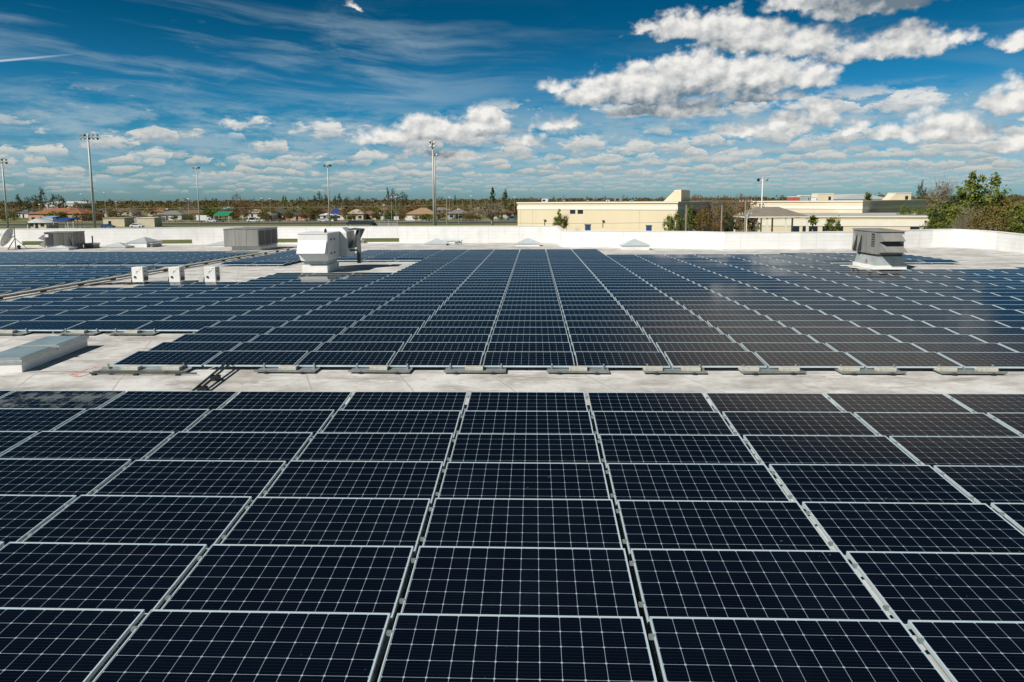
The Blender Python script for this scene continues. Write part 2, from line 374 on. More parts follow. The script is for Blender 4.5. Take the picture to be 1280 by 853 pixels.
def ground_mat():
    m,t,n,p=new_mat('grass_ground')
    g=t.nodes.new('ShaderNodeNewGeometry').outputs['Position']
    c=n.mixc(n.ss(n.noise(g,.03,6,.65),.38,.62),(.085,.125,.02),(.21,.175,.07))
    c=n.mixc(n.mul(n.ss(n.noise(g,.4,6,.7),.45,.75),.6),c,(.045,.075,.014))
    c=n.mixc(n.mul(n.ss(n.noise(g,.012,4,.6),.52,.66),.5),c,(.30,.25,.15))
    t.links.new(c,p.inputs['Base Color']); p.inputs['Roughness'].default_value=.95
    return m
M['grass']=ground_mat()
def leaf_mat(name,c1,c2,c3):
    m,t,n,p=new_mat(name)
    g=t.nodes.new('ShaderNodeNewGeometry').outputs['Position']; rnd=t.nodes.new('ShaderNodeObjectInfo').outputs['Random']
    c=n.mixc(n.ss(n.noise(g,.9,4,.7),.35,.65),c1,c2)
    c=n.mixc(n.mul(n.ss(n.noise(g,4.0,2,.6),.5,.7),.6),c,c3)
    c=n.mixc(n.mul(rnd,.25),c,c2)
    t.links.new(c,p.inputs['Base Color']); p.inputs['Roughness'].default_value=.7
    p.inputs['Specular IOR Level'].default_value=.2
    return m
M['leaf_green']=leaf_mat('olive_green_leaves',(.075,.105,.014),(.14,.17,.028),(.24,.23,.06))
M['leaf_dark']=leaf_mat('dark_green_leaves',(.022,.045,.014),(.045,.075,.02),(.09,.11,.03))
M['leaf_brown']=leaf_mat('brown_dry_leaves',(.15,.075,.026),(.22,.12,.042),(.26,.19,.08))
M['leaf_mixed']=leaf_mat('mixed_dry_leaves',(.13,.11,.026),(.18,.12,.04),(.24,.21,.07))
M['leaf_grey']=leaf_mat('greyish_twigs',(.16,.14,.085),(.22,.18,.11),(.14,.16,.05))
M['leaf_yellow']=leaf_mat('yellow_green_leaves',(.10,.13,.02),(.17,.18,.03),(.06,.10,.02))
GZ=-5.2     # natural ground
def XD(px,D):      # x at distance y=D along the direction of a column of the photograph
    r=ray(px,262); return r.x/r.y*D
def unp_roof(px,py,up=0.0):
    r=ray(px,py); # z = rz(y)+up
    t=(RZ(0)+up-CZ)/(r.z+.011*r.y); return Vector((0,0,CZ))+r*t
def RZ(y): return -.011*(y-10.4)
# ================================================================ SETTING
g=MB(); g.box(-9000,9000,-300,12000,GZ-1,GZ); tag(g.build('ground',M['grass']),kind='structure')
def sheet(name,pts,z,m,kind='structure'):
    s=MB(); s.face([(x,y,z) for x,y in pts]); o=s.build(name,m,fix=False); return tag(o,kind=kind)
def strip(px0,px1,D0,D1): return [(XD(px0,D0),D0),(XD(px1,D0),D0),(XD(px1,D1),D1),(XD(px0,D1),D1)]
sheet('road',[(-320,262),(130,262),(130,283),(-320,283)],GZ+.02,M['road'])
sheet('pavement',[(-320,285.5),(130,285.5),(130,288.5),(-320,288.5)],GZ+.04,M['walk'])
sheet('car_park',strip(60,330,200,235),GZ+.02,mat('pale_gravel',(.34,.31,.27),.9,0,.12,.3))
sheet('car_park',strip(860,1180,120,158),GZ+.02,mat('grey_paving',(.12,.12,.12),.9,0,.12,.3))
# ---- the building under the arrays
bld=thing('flat_roofed_building','large flat roofed building with white parapet walls, carrying all the solar arrays','building',(0,0,0))
def roofpt(px,py): q=unp_roof(px,py); return (q.x,q.y)
LW=[(-95,20),(-78,52),roofpt(0,308.5),roofpt(150,307),roofpt(300,305.2),roofpt(500,304),roofpt(694,303.2)]
RW=[roofpt(703,309),roofpt(860,310.6),roofpt(905,311.8),roofpt(1000,311.6),roofpt(1100,310.4),roofpt(1165,309.0),roofpt(1190,308.9),roofpt(1206,309.5),roofpt(1222,310.4),roofpt(1244,312.2),roofpt(1280,316.6),(36.5,44),(37.6,30),(37.6,-30)]
outline=LW+RW+[(-95,-30)]
rm=MB(); rm.face([(x,y,RZ(y)) for x,y in outline][::-1]); ro=rm.build('roof',M['roof'],bld,fix=True)
wm=MB()
for i in range(len(outline)):
    (x0,y0),(x1,y1)=outline[i],outline[(i+1)%len(outline)]
    wm.face([(x0,y0,GZ),(x1,y1,GZ),(x1,y1,RZ(y1)-.004),(x0,y0,RZ(y0)-.004)])
wm.build('outer_wall',M['beige2'],bld)
def parapet(pts,tops,slots={}):
    pm=MB(); cp=MB(); T=.32
    n=len(pts); V=[Vector((x,y)) for x,y in pts]; off=[]
    for i in range(n):
        d0=(V[i]-V[i-1]).normalized() if i else (V[1]-V[0]).normalized()
        d1=(V[i+1]-V[i]).normalized() if i<n-1 else d0
        d=(d0+d1).normalized(); nn=Vector((-d.y,d.x)); off.append(V[i]+nn*(T/max(.5,nn.dot(Vector((-d1.y,d1.x))))))
    for i in range(n-1):
        A,B,Ao,Bo=V[i],V[i+1],off[i],off[i+1]; tA,tB=tops[i],tops[i+1]
        def seg(t0,t1,f0,f1,dst=pm):   # f: 0..1 height fractions
            P=lambda t:A.lerp(B,t); Q=lambda t:Ao.lerp(Bo,t)
            zb=lambda t:RZ(P(t).y)-.02; zt=lambda t:tA+(tB-tA)*t
            z=lambda t,f:zb(t)+(zt(t)-zb(t))*f
            dst.poly8([(*P(t0),z(t0,f0)),(*P(t1),z(t1,f0)),(*Q(t1),z(t1,f0)),(*Q(t0),z(t0,f0)),(*P(t0),z(t0,f1)),(*P(t1),z(t1,f1)),(*Q(t1),z(t1,f1)),(*Q(t0),z(t0,f1))])
        sl=slots.get(i,[]); last=0
        for (a,c) in sl:
            if a>last: seg(last,a,0,1)
            seg(a,c,0,.07); seg(a,c,.31,1); last=c
        seg(last,1,0,1)
        dn=(B-A).normalized(); nn=Vector((-dn.y,dn.x))*.03
        A2,B2,Ao2,Bo2=A-nn,B-nn,Ao+nn,Bo+nn
        cp.poly8([(*A2,tA+.003),(*B2,tB+.003),(*Bo2,tB+.003),(*Ao2,tA+.003),(*A2,tA+.05),(*B2,tB+.05),(*Bo2,tB+.05),(*Ao2,tA+.05)])
    po=pm.build('parapet',M['parapet'],bld); cp.build('coping',M['curb_white'],po)
def tpar(px,seg,walls):   # parameter along wall segment where a photo column crosses it
    (x0,y0),(x1,y1)=walls[seg],walls[seg+1]; r=ray(px,300); k=r.x/r.y
    return (k*y0-x0)/((x1-x0)-k*(y1-y0))
parapet(LW,[1.1,1.1,1.08,1.05,1.06,1.03,.98],{2:[(tpar(27,2,LW),tpar(57,2,LW))],3:[(tpar(193,3,LW),tpar(240,3,LW))],4:[(tpar(318,4,LW),tpar(372,4,LW)),(tpar(452,4,LW),tpar(499,4,LW))]})
parapet([LW[-1]]+RW,[1.0,.86,.87,.86,.84,.87,.92,.93,.92,.91,.89,.86,.80,.75,.75])
# ================================================================ SOLAR PANELS
PW,PD,PT=1.96,.992,.035; TILT=R(5.0); WX=2.016; PY=1.054; X0=-1.1373
def panel_parts(mb_f,mb_g,Mx,mb_m=None,leg=.12,mi_f=0,mi_g=0):
    def T(x,y,z): return Mx@Vector((x,y,z))
    def bx(mb,x0,x1,y0,y1,z0,z1,mi): mb.poly8([T(x0,y0,z0),T(x1,y0,z0),T(x1,y1,z0),T(x0,y1,z0),T(x0,y0,z1),T(x1,y0,z1),T(x1,y1,z1),T(x0,y1,z1)],mi)
    e=.010
    bx(mb_f,0,PW,0,e,-PT,0,mi_f); bx(mb_f,0,PW,PD-e,PD,-PT,0,mi_f)
    bx(mb_f,0,e,e,PD-e,-PT,0,mi_f); bx(mb_f,PW-e,PW,e,PD-e,-PT,0,mi_f)
    q=[(e,e),(PW-e,e),(PW-e,PD-e),(e,PD-e)]
    mb_g.face([T(x,y,-.004) for x,y in q],mi_g,[(x,y) for x,y in q])
    mb_g.face([T(x,y,-.012) for x,y in q][::-1],mi_g,[(.001,.001)]*4)
rot=Matrix.Rotation(TILT,4,'X')
fm=MB(); gm=MB(); panel_parts(fm,gm,rot)
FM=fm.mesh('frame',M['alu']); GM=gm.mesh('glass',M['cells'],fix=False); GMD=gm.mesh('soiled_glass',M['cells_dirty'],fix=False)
mm=MB()
for x in (.32,PW-.32):
    mm.box(x-.02,x+.02,.03,.07,-.13,-.036); zt=math.sin(TILT)*.9
    mm.box(x-.02,x+.02,.90,.94,-.13,zt-.036); mm.box(x-.03,x+.03,.0,PD,-.145,-.13)
MM=mm.mesh('mount',M['rack'])
CMS=[]
for yy in (.22,.78):
    cm=MB(); cm.box(-.040,.004,yy-.014,yy+.014,math.sin(TILT)*yy-.03,math.sin(TILT)*yy+.003); CMS.append(cm.mesh('clamp',M['rack']))
def slope_near(y): return .20
near=[]; far=[]
NY=11.3762-(PD*math.cos(TILT))       # low edge of the row next to the walkway
for r in range(9):
    for k in range(-9,9): near.append((r,k,X0+k*WX+.028,NY-r*PY,.29-math.sin(TILT)*PD))
FY=14.0821
def zf(y): return .08-.011*(y-FY)
for j in range(0,41):
    y=FY+j*PY
    for k in range(-24,24):
        ok=False
        if j<=3: ok=k>=-4
        elif j<=12: ok=k>=-9
        elif j<=14: ok=k>=-8
        elif j<=18: ok=k>=-6
        elif j<=36: ok=k>=-3
        if j>=20 and k>=9: ok=(25<=j<=31 and k<13) or (j==20 and k>=13)
        if k>=3 and j>30 and not (k>=9 and j<=31): ok=False
        if -6<=k<=-4 and 28<=j<=36: ok=True
        if k in(-9,-8) and 25<=j<=36: ok=True
        if k<=-11 and (10<=j<=22 or 25<=j<=35): ok=True
        if j<=23 and k>=16+0: ok=ok and (X0+k*WX<36.5)
        if k>=0 and X0+(k+1)*WX>37: ok=False
        if ok: far.append((j,k,X0+k*WX+.028,y,zf(y)))
def area(p):
    x,y,z=p[2:]; h=math.sin(TILT)*PD; q=[proj(c) for c in ((x,y,z),(x+PW,y,z),(x+PW,y+PD,z+h),(x,y+PD,z+h))]
    if any(c is None for c in q): return 0
    def clip(poly,f,inter):
        o=[]
        for i in range(len(poly)):
            a,c=poly[i-1],poly[i]
            if f(c):
                if not f(a): o.append(inter(a,c))
                o.append(c)
            elif f(a): o.append(inter(a,c))
        return o
    for ax,lim,sg in ((0,0,1),(0,1280,-1),(1,0,1),(1,853,-1)):
        f=lambda c:sg*(c[ax]-lim)>=0
        def inter(a,c):
            t=(lim-a[ax])/(c[ax]-a[ax]); return (a[0]+(c[0]-a[0])*t,a[1]+(c[1]-a[1])*t)
        q=clip(q,f,inter)
        if len(q)<3: return 0
    return abs(sum(q[i-1][0]*q[i][1]-q[i][0]*q[i-1][1] for i in range(len(q))))/2
ORD='zeroth first second third fourth fifth sixth seventh eighth ninth tenth eleventh twelfth thirteenth fourteenth fifteenth sixteenth seventeenth eighteenth nineteenth twentieth'.split()
def ordn(n):
    if n<=20: return ORD[n]
    t={2:'twenty',3:'thirty',4:'forty',5:'fifty',6:'sixty',7:'seventy',8:'eighty',9:'ninety'}[n//10]
    return t[:-1]+'ieth' if n%10==0 else t+'-'+ORD[n%10]
cand=[(area(p),0,p) for p in near]+[(area(p),1,p) for p in far]
vis=[c for c in cand if c[0]>6]; vis.sort(key=lambda c:-c[0])
rows={}
for a,blk,p in vis: rows.setdefault((blk,p[0]),[]).append(p)
rank={}
for key,ps in rows.items():
    ps.sort(key=lambda p:p[2])
    for i,p in enumerate(ps): rank[(key[0],)+p[:2]]=i+1
indiv=set((blk,)+p[:2] for a,blk,p in vis[:298])
sf=MB()
for a,blk,p in cand:
    key=(blk,)+p[:2]; r,k,x,y,z=p
    if key in indiv:
        n=rank[key]; jr=random.Random(r*91+k*7+blk)
        lab=f'black solar panel, {ordn(n)} from left in {ordn(r+1)} row of '+('near array, counted from walkway' if blk==0 else 'far array, counted from walkway')
        o=thing('solar_panel',lab,'solar panel',(x,y,z),0,'solar panels of the near array' if blk==0 else 'solar panels of the far array')
        o.rotation_euler=(R(jr.uniform(-.22,.22)),R(jr.uniform(-.10,.10)),0)
        dirty=(blk==0 and r==0 and k==-4)
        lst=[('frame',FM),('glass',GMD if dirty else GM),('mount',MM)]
        if blk==0: lst+=[('clamp',q) for q in CMS]
        for nm,me in lst:
            c_=bpy.data.objects.new(nm,me); col_.objects.link(c_); c_.parent=o
        if dirty: o['label']='dusty solar panel, '+ordn(n)+' from left in first row of near array, counted from walkway'
    else:
        jr=random.Random(r*91+k*7+blk); Mx=Matrix.Translation((x,y,z))@Matrix.Rotation(TILT+R(jr.uniform(-.22,.22)),4,'X')@Matrix.Rotation(R(jr.uniform(-.1,.1)),4,'Y')
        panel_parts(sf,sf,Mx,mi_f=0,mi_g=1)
        for xx in (.32,PW-.32):
            sf.box(x+xx-.02,x+xx+.02,y+.03,y+.07,z-.13,z-.036,2); sf.box(x+xx-.02,x+xx+.02,y+.9,y+.94,z-.13,z+.05,2); sf.box(x+xx-.03,x+xx+.03,y,y+PD,z-.145,z-.13,2)
sfo=sf.build('distant_solar_panels',[M['alu'],M['cells'],M['rack']],fix=False)
tag(sfo,'rows of small dark solar panels reaching to the white parapet at the back','solar panels','solar panels of the far array','stuff')
# ---- ballast trays and blocks along the walkway
GT='steel trays along the front of the far array'
rq=random.Random(8)
def tray(cx,cy,w,label,blocks,group=GT):
    z=RZ(cy)
    t=thing('ballast_tray',label,'tray',(cx,cy,z),R(rq.uniform(-1.6,1.6)),group)
    m=MB(); m.box(-w/2,w/2,-.12,.20,.040,.048); m.poly8([(-w/2,-.125,.040),(w/2,-.125,.040),(w/2,-.120,.040),(-w/2,-.120,.040),(-w/2-.0,-.15,.085),(w/2,-.15,.085),(w/2,-.145,.085),(-w/2,-.145,.085)])
    m.box(-w/2,w/2,.201,.206,.04,.085); m.build('pan',M['rack'],t)
    for s in (-1,1):
        f=MB(); f.box(s*w*.3-.05,s*w*.3+.05,-.135,.17,.004,.038); f.tube((s*w*.3,-.155,.03),(s*w*.3,-.11,.03),.022,n=8); f.build('foot',M['black'],t)
        u_=MB(); u_.box(s*w*.42-.015,s*w*.42+.015,.15,.18,.05,.16); u_.build('upright',M['rack'],t)
    for bx_,bl in blocks:
        bm=MB(); bm.box(-.19,.19,-.085,.085,0,.072); o=bm.build('concrete_block',M['concrete'],bevel=.008)
        o.location=(cx+bx_+rq.uniform(-.04,.04),cy+.085+rq.uniform(-.012,.012),z+.049); o.rotation_euler[2]=R(rq.uniform(-3.5,3.5)); tag(o,bl,'concrete block','concrete blocks lying in the walkway trays')
for k in range(-2,7):
    cx=X0+k*WX+(.03 if k>0 else -.12); n=k+4
    if k>=2: bl=[(-.42,f'left concrete block in the {ordn(n-1)} walkway tray from the left'),(.36,f'right concrete block in the {ordn(n-1)} walkway tray from the left')]
    else: bl=[(-.02,f'single concrete block in the {ordn(n-1)} walkway tray from the left')]
    tray(cx,FY-.17,1.30,f'grey steel ballast tray, {ordn(n-1)} from left along the walkway front',bl)
tray(X0-3.6*WX,FY-.22,1.95,'longest ballast tray, under the leftmost front panel beside the diagonal conduit',[(-.3,'left concrete block in the longest tray beside the diagonal conduit'),(.65,'right concrete block in the longest tray beside the diagonal conduit')])
tp=MB(); x_=X0-3.6*WX; tp.tube((x_-1.0,FY-.44,RZ(14)+.05),(x_+1.3,FY-.44,RZ(14)+.05),.018); 
for s in (-.9,0,.9): tp.box(x_+s-.04,x_+s+.04,FY-.48,FY-.40,RZ(14)+.0,RZ(14)+.045)
tag(tp.build('black_pipe',M['black']),'thin black pipe lying before the longest ballast tray','pipe')
for i,(px,w) in enumerate(((15,1.0),(172,1.1),(105,.9))):
    q=unp_roof(px,417); tray(q.x,FY+4*PY-.17,w*1.2,['steel ballast tray behind the far left corner of the hatch','steel ballast tray under the left array, rightmost before the step','steel ballast tray under the left array, behind the hatch lid'][i],
      [(0,['concrete block in the tray at the far left behind the hatch','concrete block in the tray nearest the array step','concrete block in the tray behind the hatch lid'][i])],'steel trays under the left array')
# rails under the near seams
for k in range(-5,6):
    m=MB(); m.box(-.028,.028,-8.6,0,0,.05); 
    o=m.build('support_rail',M['hvac_dark']); o.location=(X0+k*WX,11.2,.065)
    tag(o,f'steel rail under the {ordn(k+6)} seam from left of the near array','rail','steel rails under the near array')
# conduit across the walkway
def on_roof(px,py,up=0): return unp_roof(px,py,up)
ct=thing('cable_conduit','dark green cable conduit crossing the walkway diagonally on small blocks','conduit',tuple(on_roof(262,474)))
p0=on_roof(243,490,.10)-ct.location; p1=on_roof(283,456,.16)-ct.location
m=MB(); d=(p1-p0); side=Vector((d.y,-d.x,0)).normalized()*.05
for s in (-1,1): m.tube(p0+side*s-d*.35,p1+side*s+d*.1,.024,n=10)
m.build('pipe',M['conduit'],ct,smooth=True)
for t_ in (.22,.62):
    q=p0+d*t_; s=MB(); s.box(q.x-.09,q.x+.09,q.y-.05,q.y+.05,-.0,q.z-.026); s.build('support_block',M['black'],ct)
# small bits on the membrane
rng=random.Random(4)
# sprayed mark
q0=on_roof(92,468.5);
def tape(name,pts,z,w,m):
    mb=MB()
    for i in range(len(pts)-1):
        a=Vector(pts[i]);c_=Vector(pts[i+1]);dd=(c_-a); n_=Vector((-dd.y,dd.x)).normalized()*w
        mb.face([(*(a-n_),RZ((a-n_).y)+z),(*(c_-n_),RZ((c_-n_).y)+z),(*(c_+n_),RZ((c_+n_).y)+z),(*(a+n_),RZ((a+n_).y)+z)])
    return mb.build(name,m,fix=False)
def spray_mat():
    m,t,n,p=new_mat('faded_red_spray'); g=t.nodes.new('ShaderNodeNewGeometry').outputs['Position']
    t.links.new(n.mixc(n.ss(n.noise(g,9,4,.7),.36,.62),(.62,.56,.52),(.66,.20,.19)),p.inputs['Base Color']); p.inputs['Roughness'].default_value=.8; return m
pts=[tuple(on_roof(x,y).xy) for x,y in ((87,469.5),(99,465),(118,459.0),(130,459.5),(126,463.5),(108,468.5),(99,471.5),(92,471),(99,465))]
tag(tape('sprayed_mark',pts,.004,.035,spray_mat()),'faded red sprayed arrow outline on the roof right of the hatch','painted mark')
# ================================================================ ROOF HATCH
h=thing('roof_hatch','long low roof hatch with two grey metal lids at left','roof hatch',(-11.02-.95*math.cos(R(7)),13.86-.95*math.sin(R(7)),RZ(14)),R(7))
L=2.65
m=MB(); m.box(0,.95,0,L,0,.20); m.build('curb',M['curb_white'],h,bevel=.006)
for i in range(2):
    y0=-.03+i*(L/2+.03); y1=y0+L/2+.02
    l=MB(); l.box(-.03,.98,y0,y1,.203,.275); lo=l.build('lid',M['galv'],h,bevel=.005)
    gz=MB(); gz.taper(.03,.92,y0+.07,y1-.07,.276,.305,.06,.06); gz.build('glazing',M['lid'],lo)
    e=MB(); e.box(.985,.992,y0+.01,y1-.01,.21,.27); e.build('edge_trim',M['galv'],lo)
lt=MB(); lt.box(.985,1.02,L/2-.05,L/2+.05,.22,.32); lt.build('latch',M['galv'],h)
# ================================================================ INVERTERS
gi='three white inverter boxes beyond the array'
for i,px in enumerate((165.5,211.5,256)):
    q=on_roof(px,354.5)
    lab=['leftmost of the three white inverter boxes, beside a coiled black cable','middle one of the three white inverter boxes behind the left array','rightmost of the three white inverter boxes, nearest the white rooftop unit'][i]
    t=thing('inverter',lab,'inverter',(q.x*30.6/q.y,30.6,RZ(30.6)),0,gi)
    m=MB(); m.box(0,.52,0,.42,.12,.82); m.build('cabinet',M['hvac_white'],t,bevel=.012)
    m=MB(); m.box(.523,.545,.02,.40,.19,.79); m.build('side_cover',M['curb_grey'],t,bevel=.004)
    for z in (.40,.60): a=MB(); a.box(.547,.60,.1,.14,z,z+.03); a.build('handle',M['black'],t)
    m=MB(); m.box(.547,.565,.06,.36,.20,.36); m.build('fan_grille',M['black'],t)
    m=MB(); m.tube((.15,-.035,.36),(.15,0,.36),.05,n=14); m.build('switch_knob',M['black'],t)
    m=MB(); m.box(.22,.30,-.004,-.001,.60,.64); m.box(.20,.27,-.004,-.001,.54,.57); m.build('logo_mark',M['red'] if i==0 else M['hvac_grey'],t)
    m=MB(); m.box(.40,.44,-.006,-.001,.73,.76); m.box(.33,.36,-.006,-.001,.64,.67); m.build('indicator',M['black'],t)
    m=MB(); m.box(.05,.09,.1,.3,0,.12); m.box(.43,.47,.1,.3,0,.12); m.box(.02,.5,.05,.35,-.0,.03); m.build('stand',M['rack'],t)
    m=MB(); m.tube((-.06,.12,.32),(0,.12,.32),.07,n=12); m.tube((-.06,.12,.30),(-.12,.12,.03),.03,n=8); m.build('cable_gland',M['black'],t)
cb=MB(); pts=[Vector(on_roof(x,y,.06)) for x,y in ((112,357),(125,355.5),(140,355),(152,354.3),(163,354.6),(200,353),(246,352))]
for a,c_ in zip(pts[:-1],pts[1:]):
    for o in (0,.09,.18): cb.tube(a+Vector((0,o,0)),c_+Vector((0,o,0)),.035,n=6)
tag(cb.build('cable_bundle',M['black'],smooth=True),'black cable bundle lying at the feet of the inverter boxes','cable')
# cable tray along the left block
A=Vector((-21.05,24.5,RZ(24.5)));B=Vector((-21.05,57,RZ(57)))
ctr=thing('cable_tray','long pale cable tray running beside the left arrays edge','cable tray',tuple(A))
m=MB(); m.poly8([(0,0,.10),(.22,0,.10),(.22,B.y-A.y,B.z-A.z+.10),(0,B.y-A.y,B.z-A.z+.10),(0,0,.16),(.22,0,.16),(.22,B.y-A.y,B.z-A.z+.16),(0,B.y-A.y,B.z-A.z+.16)]); m.build('trough',M['concrete'],ctr)
for i in range(14):
    y=1+i*2.4; s=MB(); s.box(.03,.2,y-.1,y+.1,RZ(A.y+y)-A.z,RZ(A.y+y)-A.z+.095); s.build('sleeper',M['black'],ctr)
ctr2=tag((lambda mb:(mb.tube((-20.45,24.5,RZ(24.5)+.05),(-20.4,57,RZ(57)+.05),.03,n=6),mb.build('steel_pipe',M['galv']))[1])(MB()),'thin steel pipe lying parallel to the pale cable tray','pipe')
# ================================================================ ROOFTOP UNITS
def wedge(mb,x0,x1,y0,z0,z1,dep,drop,th=.02):   # hood on a face looking to -y : sloping top, open below
    mb.poly8([(x0,y0,z1-.03),(x1,y0,z1-.03),(x1,y0-.001,z1),(x0,y0-.001,z1),(x0,y0-dep,z0-.03),(x1,y0-dep,z0-.03),(x1,y0-dep,z0),(x0,y0-dep,z0)])
    for x in (x0,x1-th):
        mb.poly8([(x,y0,z0-drop),(x+th,y0,z0-drop),(x+th,y0,z1-.02),(x,y0,z1-.02),(x,y0-dep,z0-.02),(x+th,y0-dep,z0-.02),(x+th,y0-dep,z0-.01),(x,y0-dep,z0-.01)])
ua=thing('rooftop_air_unit','tall white rooftop air unit with sloping front hood standing on white curb','rooftop unit',(-12.72,36.0,RZ(36)))
m=MB(); m.taper(.12,1.5,.12,2.3,0,.42,.0,.0); m.build('curb',M['curb_white'],ua,bevel=.01)
m=MB(); m.box(.18,1.42,.2,2.2,.421,.66); m.build('base_frame',M['curb_grey'],ua)
m=MB(); m.poly8([(.10,.05,.66),(1.56,.05,.66),(1.58,2.25,.66),(.0,2.25,.66),(.0,0,1.0),(1.6,0,1.0),(1.6,2.25,1.0),(0,2.25,1.0)]); m.box(0,1.6,0,2.25,1.001,2.12)
body=m.build('cabinet',M['hvac_white'],ua,bevel=.012)
m=MB(); m.box(-.03,1.63,-.03,2.3,2.122,2.17); m.build('top_cover',M['hvac_white'],ua,bevel=.008)
m=MB(); wedge(m,.02,1.55,-.002,1.12,1.78,.42,.12); m.build('hood',M['hvac_white'],ua)
m=MB(); m.box(.06,1.5,-.012,-.003,1.05,1.7); m.build('intake_grille',M['curb_grey'],ua)
for y in (.55,1.15,1.75):
    s=MB(); s.box(1.602,1.615,y-.27,y+.27,.78,2.02); sp=s.build('side_panel',M['hvac_white'],ua,bevel=.004)
    if y<1.5:
        for z in (1.0,1.75):
            hh=MB(); hh.box(1.616,1.66,y-.1,y,z,z+.09); hh.build('handle',M['black'],sp)
m=MB(); m.tube((1.35,.5,2.17),(1.35,.5,2.34),.07,n=12); m.tube((1.35,.5,2.34),(1.35,.5,2.40),.05,.02,n=12); m.build('vent_cap',M['black'],ua)
m=MB(); m.poly8([(.3,2.3,.7),(2.0,2.3,.7),(2.0,4.0,.7),(.3,4.0,.7),(.3,2.3,2.1),(2.0,2.3,2.1),(2.0,4.0,2.1),(.3,4.0,2.1)]); m.taper(.3,2.0,2.3,4.0,2.1,2.36,.35,.35); m.build('rear_cabinet',M['hvac_white'],ua,bevel=.02)
m=MB(); m.poly8([(2.02,2.6,1.15),(2.15,2.6,1.15),(2.15,3.9,1.15),(2.02,3.9,1.15),(2.50,2.6,2.2),(2.66,2.6,2.2),(2.66,3.9,2.2),(2.50,3.9,2.2)])
m.poly8([(2.02,2.6,2.21),(2.66,2.6,2.21),(2.66,3.9,2.21),(2.02,3.9,2.21),(2.02,2.6,2.29),(2.66,2.6,2.25),(2.66,3.9,2.25),(2.02,3.9,2.29)]); m.build('exhaust_hood',M['hood_dark'],ua)
m=MB(); m.box(2.48,2.68,2.60,2.78,.3,2.22); m.box(2.05,2.48,2.64,2.76,1.0,1.1); m.build('hood_post',M['hood_dark'],ua)
# grey unit, right
ub=thing('rooftop_air_unit','weathered grey rooftop air unit with two stacked intake hoods, alone at right','rooftop unit',(18.62,37.5,RZ(37.5))); ub.scale=(.93,.93,.95)
m=MB(); m.box(-.12,1.78,-.15,2.5,0,.22); m.build('curb_skirt',M['curb_white'],ub,bevel=.01)
m=MB(); m.taper(-.04,1.70,-.1,2.45,.222,.74,.07,.12); m.build('curb',M['curb_grey'],ub)
m=MB(); m.box(.08,1.55,.0,2.4,.741,.86); m.build('base_frame',M['hvac_dark'],ub)
m=MB(); m.box(0,1.62,0,2.9,.861,2.16); m.build('cabinet',M['hvac_grey'],ub,bevel=.012)
m=MB(); m.poly8([(-.05,-.06,2.163),(1.68,-.06,2.163),(1.68,2.95,2.163),(-.05,2.95,2.163),(-.03,-.04,2.21),(1.66,-.04,2.21),(1.66,2.93,2.26),(-.03,2.93,2.26)]); m.build('top_cover',M['hvac_grey'],ub)
for z0,z1,dep in ((1.66,2.06,.55),(1.05,1.5,.85)):
    m=MB(); wedge(m,.22,1.42,-.002,z0,z1,dep,.10); m.build('hood',M['hvac_grey'],ub)
    m=MB(); m.box(.24,1.40,-.012,-.003,z0-.14,z1-.1); m.build('intake_grille',M['hvac_dark'],ub)
m=MB(); m.box(1.46,1.60,-.02,-.004,1.6,2.0); m.build('label_plate',M['curb_white'],ub)
for y0,y1 in ((.62,1.1),(1.12,1.62)):
    m=MB(); m.box(-.016,-.002,y0,y1,.93,2.06); m.build('side_panel',M['hvac_grey'],ub,bevel=.004)
m=MB(); m.box(-.02,-.002,.18,.52,1.3,2.05); gr=m.build('louvre',M['hvac_dark'],ub)
for i in range(5): s=MB(); s.box(-.028,-.021,.2,.5,1.36+i*.13,1.40+i*.13); s.build('slat',M['hvac_grey'],gr)
for y in (1.72,2.32):
    m=MB(); m.poly8([(-.02,y,.95),(-.002,y,.95),(-.002,y+.5,.95),(-.02,y+.5,.95),(-.30,y+.02,1.0),(-.28,y+.02,1.0),(-.002,y+.42,1.98),(-.02,y+.42,1.98)]); m.build('exhaust_hood',M['hvac_grey'],ub)
    m=MB(); m.poly8([(-.26,y-.02,.98),(-.02,y-.02,.98),(-.02,y-.01,.98),(-.26,y-.01,.98),(-.05,y-.02,1.9),(-.02,y-.02,1.9),(-.02,y-.01,1.9),(-.05,y-.01,1.9)]); m.build('exhaust_slot',M['hvac_dark'],ub)
m=MB(); m.box(-.055,-.05,.9,1.0,.3,.5); m.build('warning_plate',M['red'],ub)
# wide beige-grey unit, back left of centre
q=on_roof(289,312.5); uc=thing('rooftop_air_unit','long beige grey rooftop unit by the back parapet, left of the white unit','rooftop unit',(q.x,56,RZ(56)))
m=MB(); m.box(.5,3.0,.3,4.0,0,.32); m.build('curb',M['galv'],uc)
m=MB(); m.box(0,2.95,0,4.3,.33,1.78); m.build('cabinet',M['hvac_grey'],uc,bevel=.02)
for i in range(3): s=MB(); s.box(.04+i*.97,.96+i*.97,-.02,-.002,.38,1.7); s.build('fin_panel',M['hvac_grey'],uc,bevel=.005)
for i in range(3): s=MB(); s.box(2.952,2.98,.2+i*1.35,1.3+i*1.35,.45,1.65); s.build('coil_grille',M['hvac_dark'],uc)
m=MB(); m.box(-.04,3.0,-.04,4.35,1.783,1.84); m.build('top_cover',M['hvac_grey'],uc)
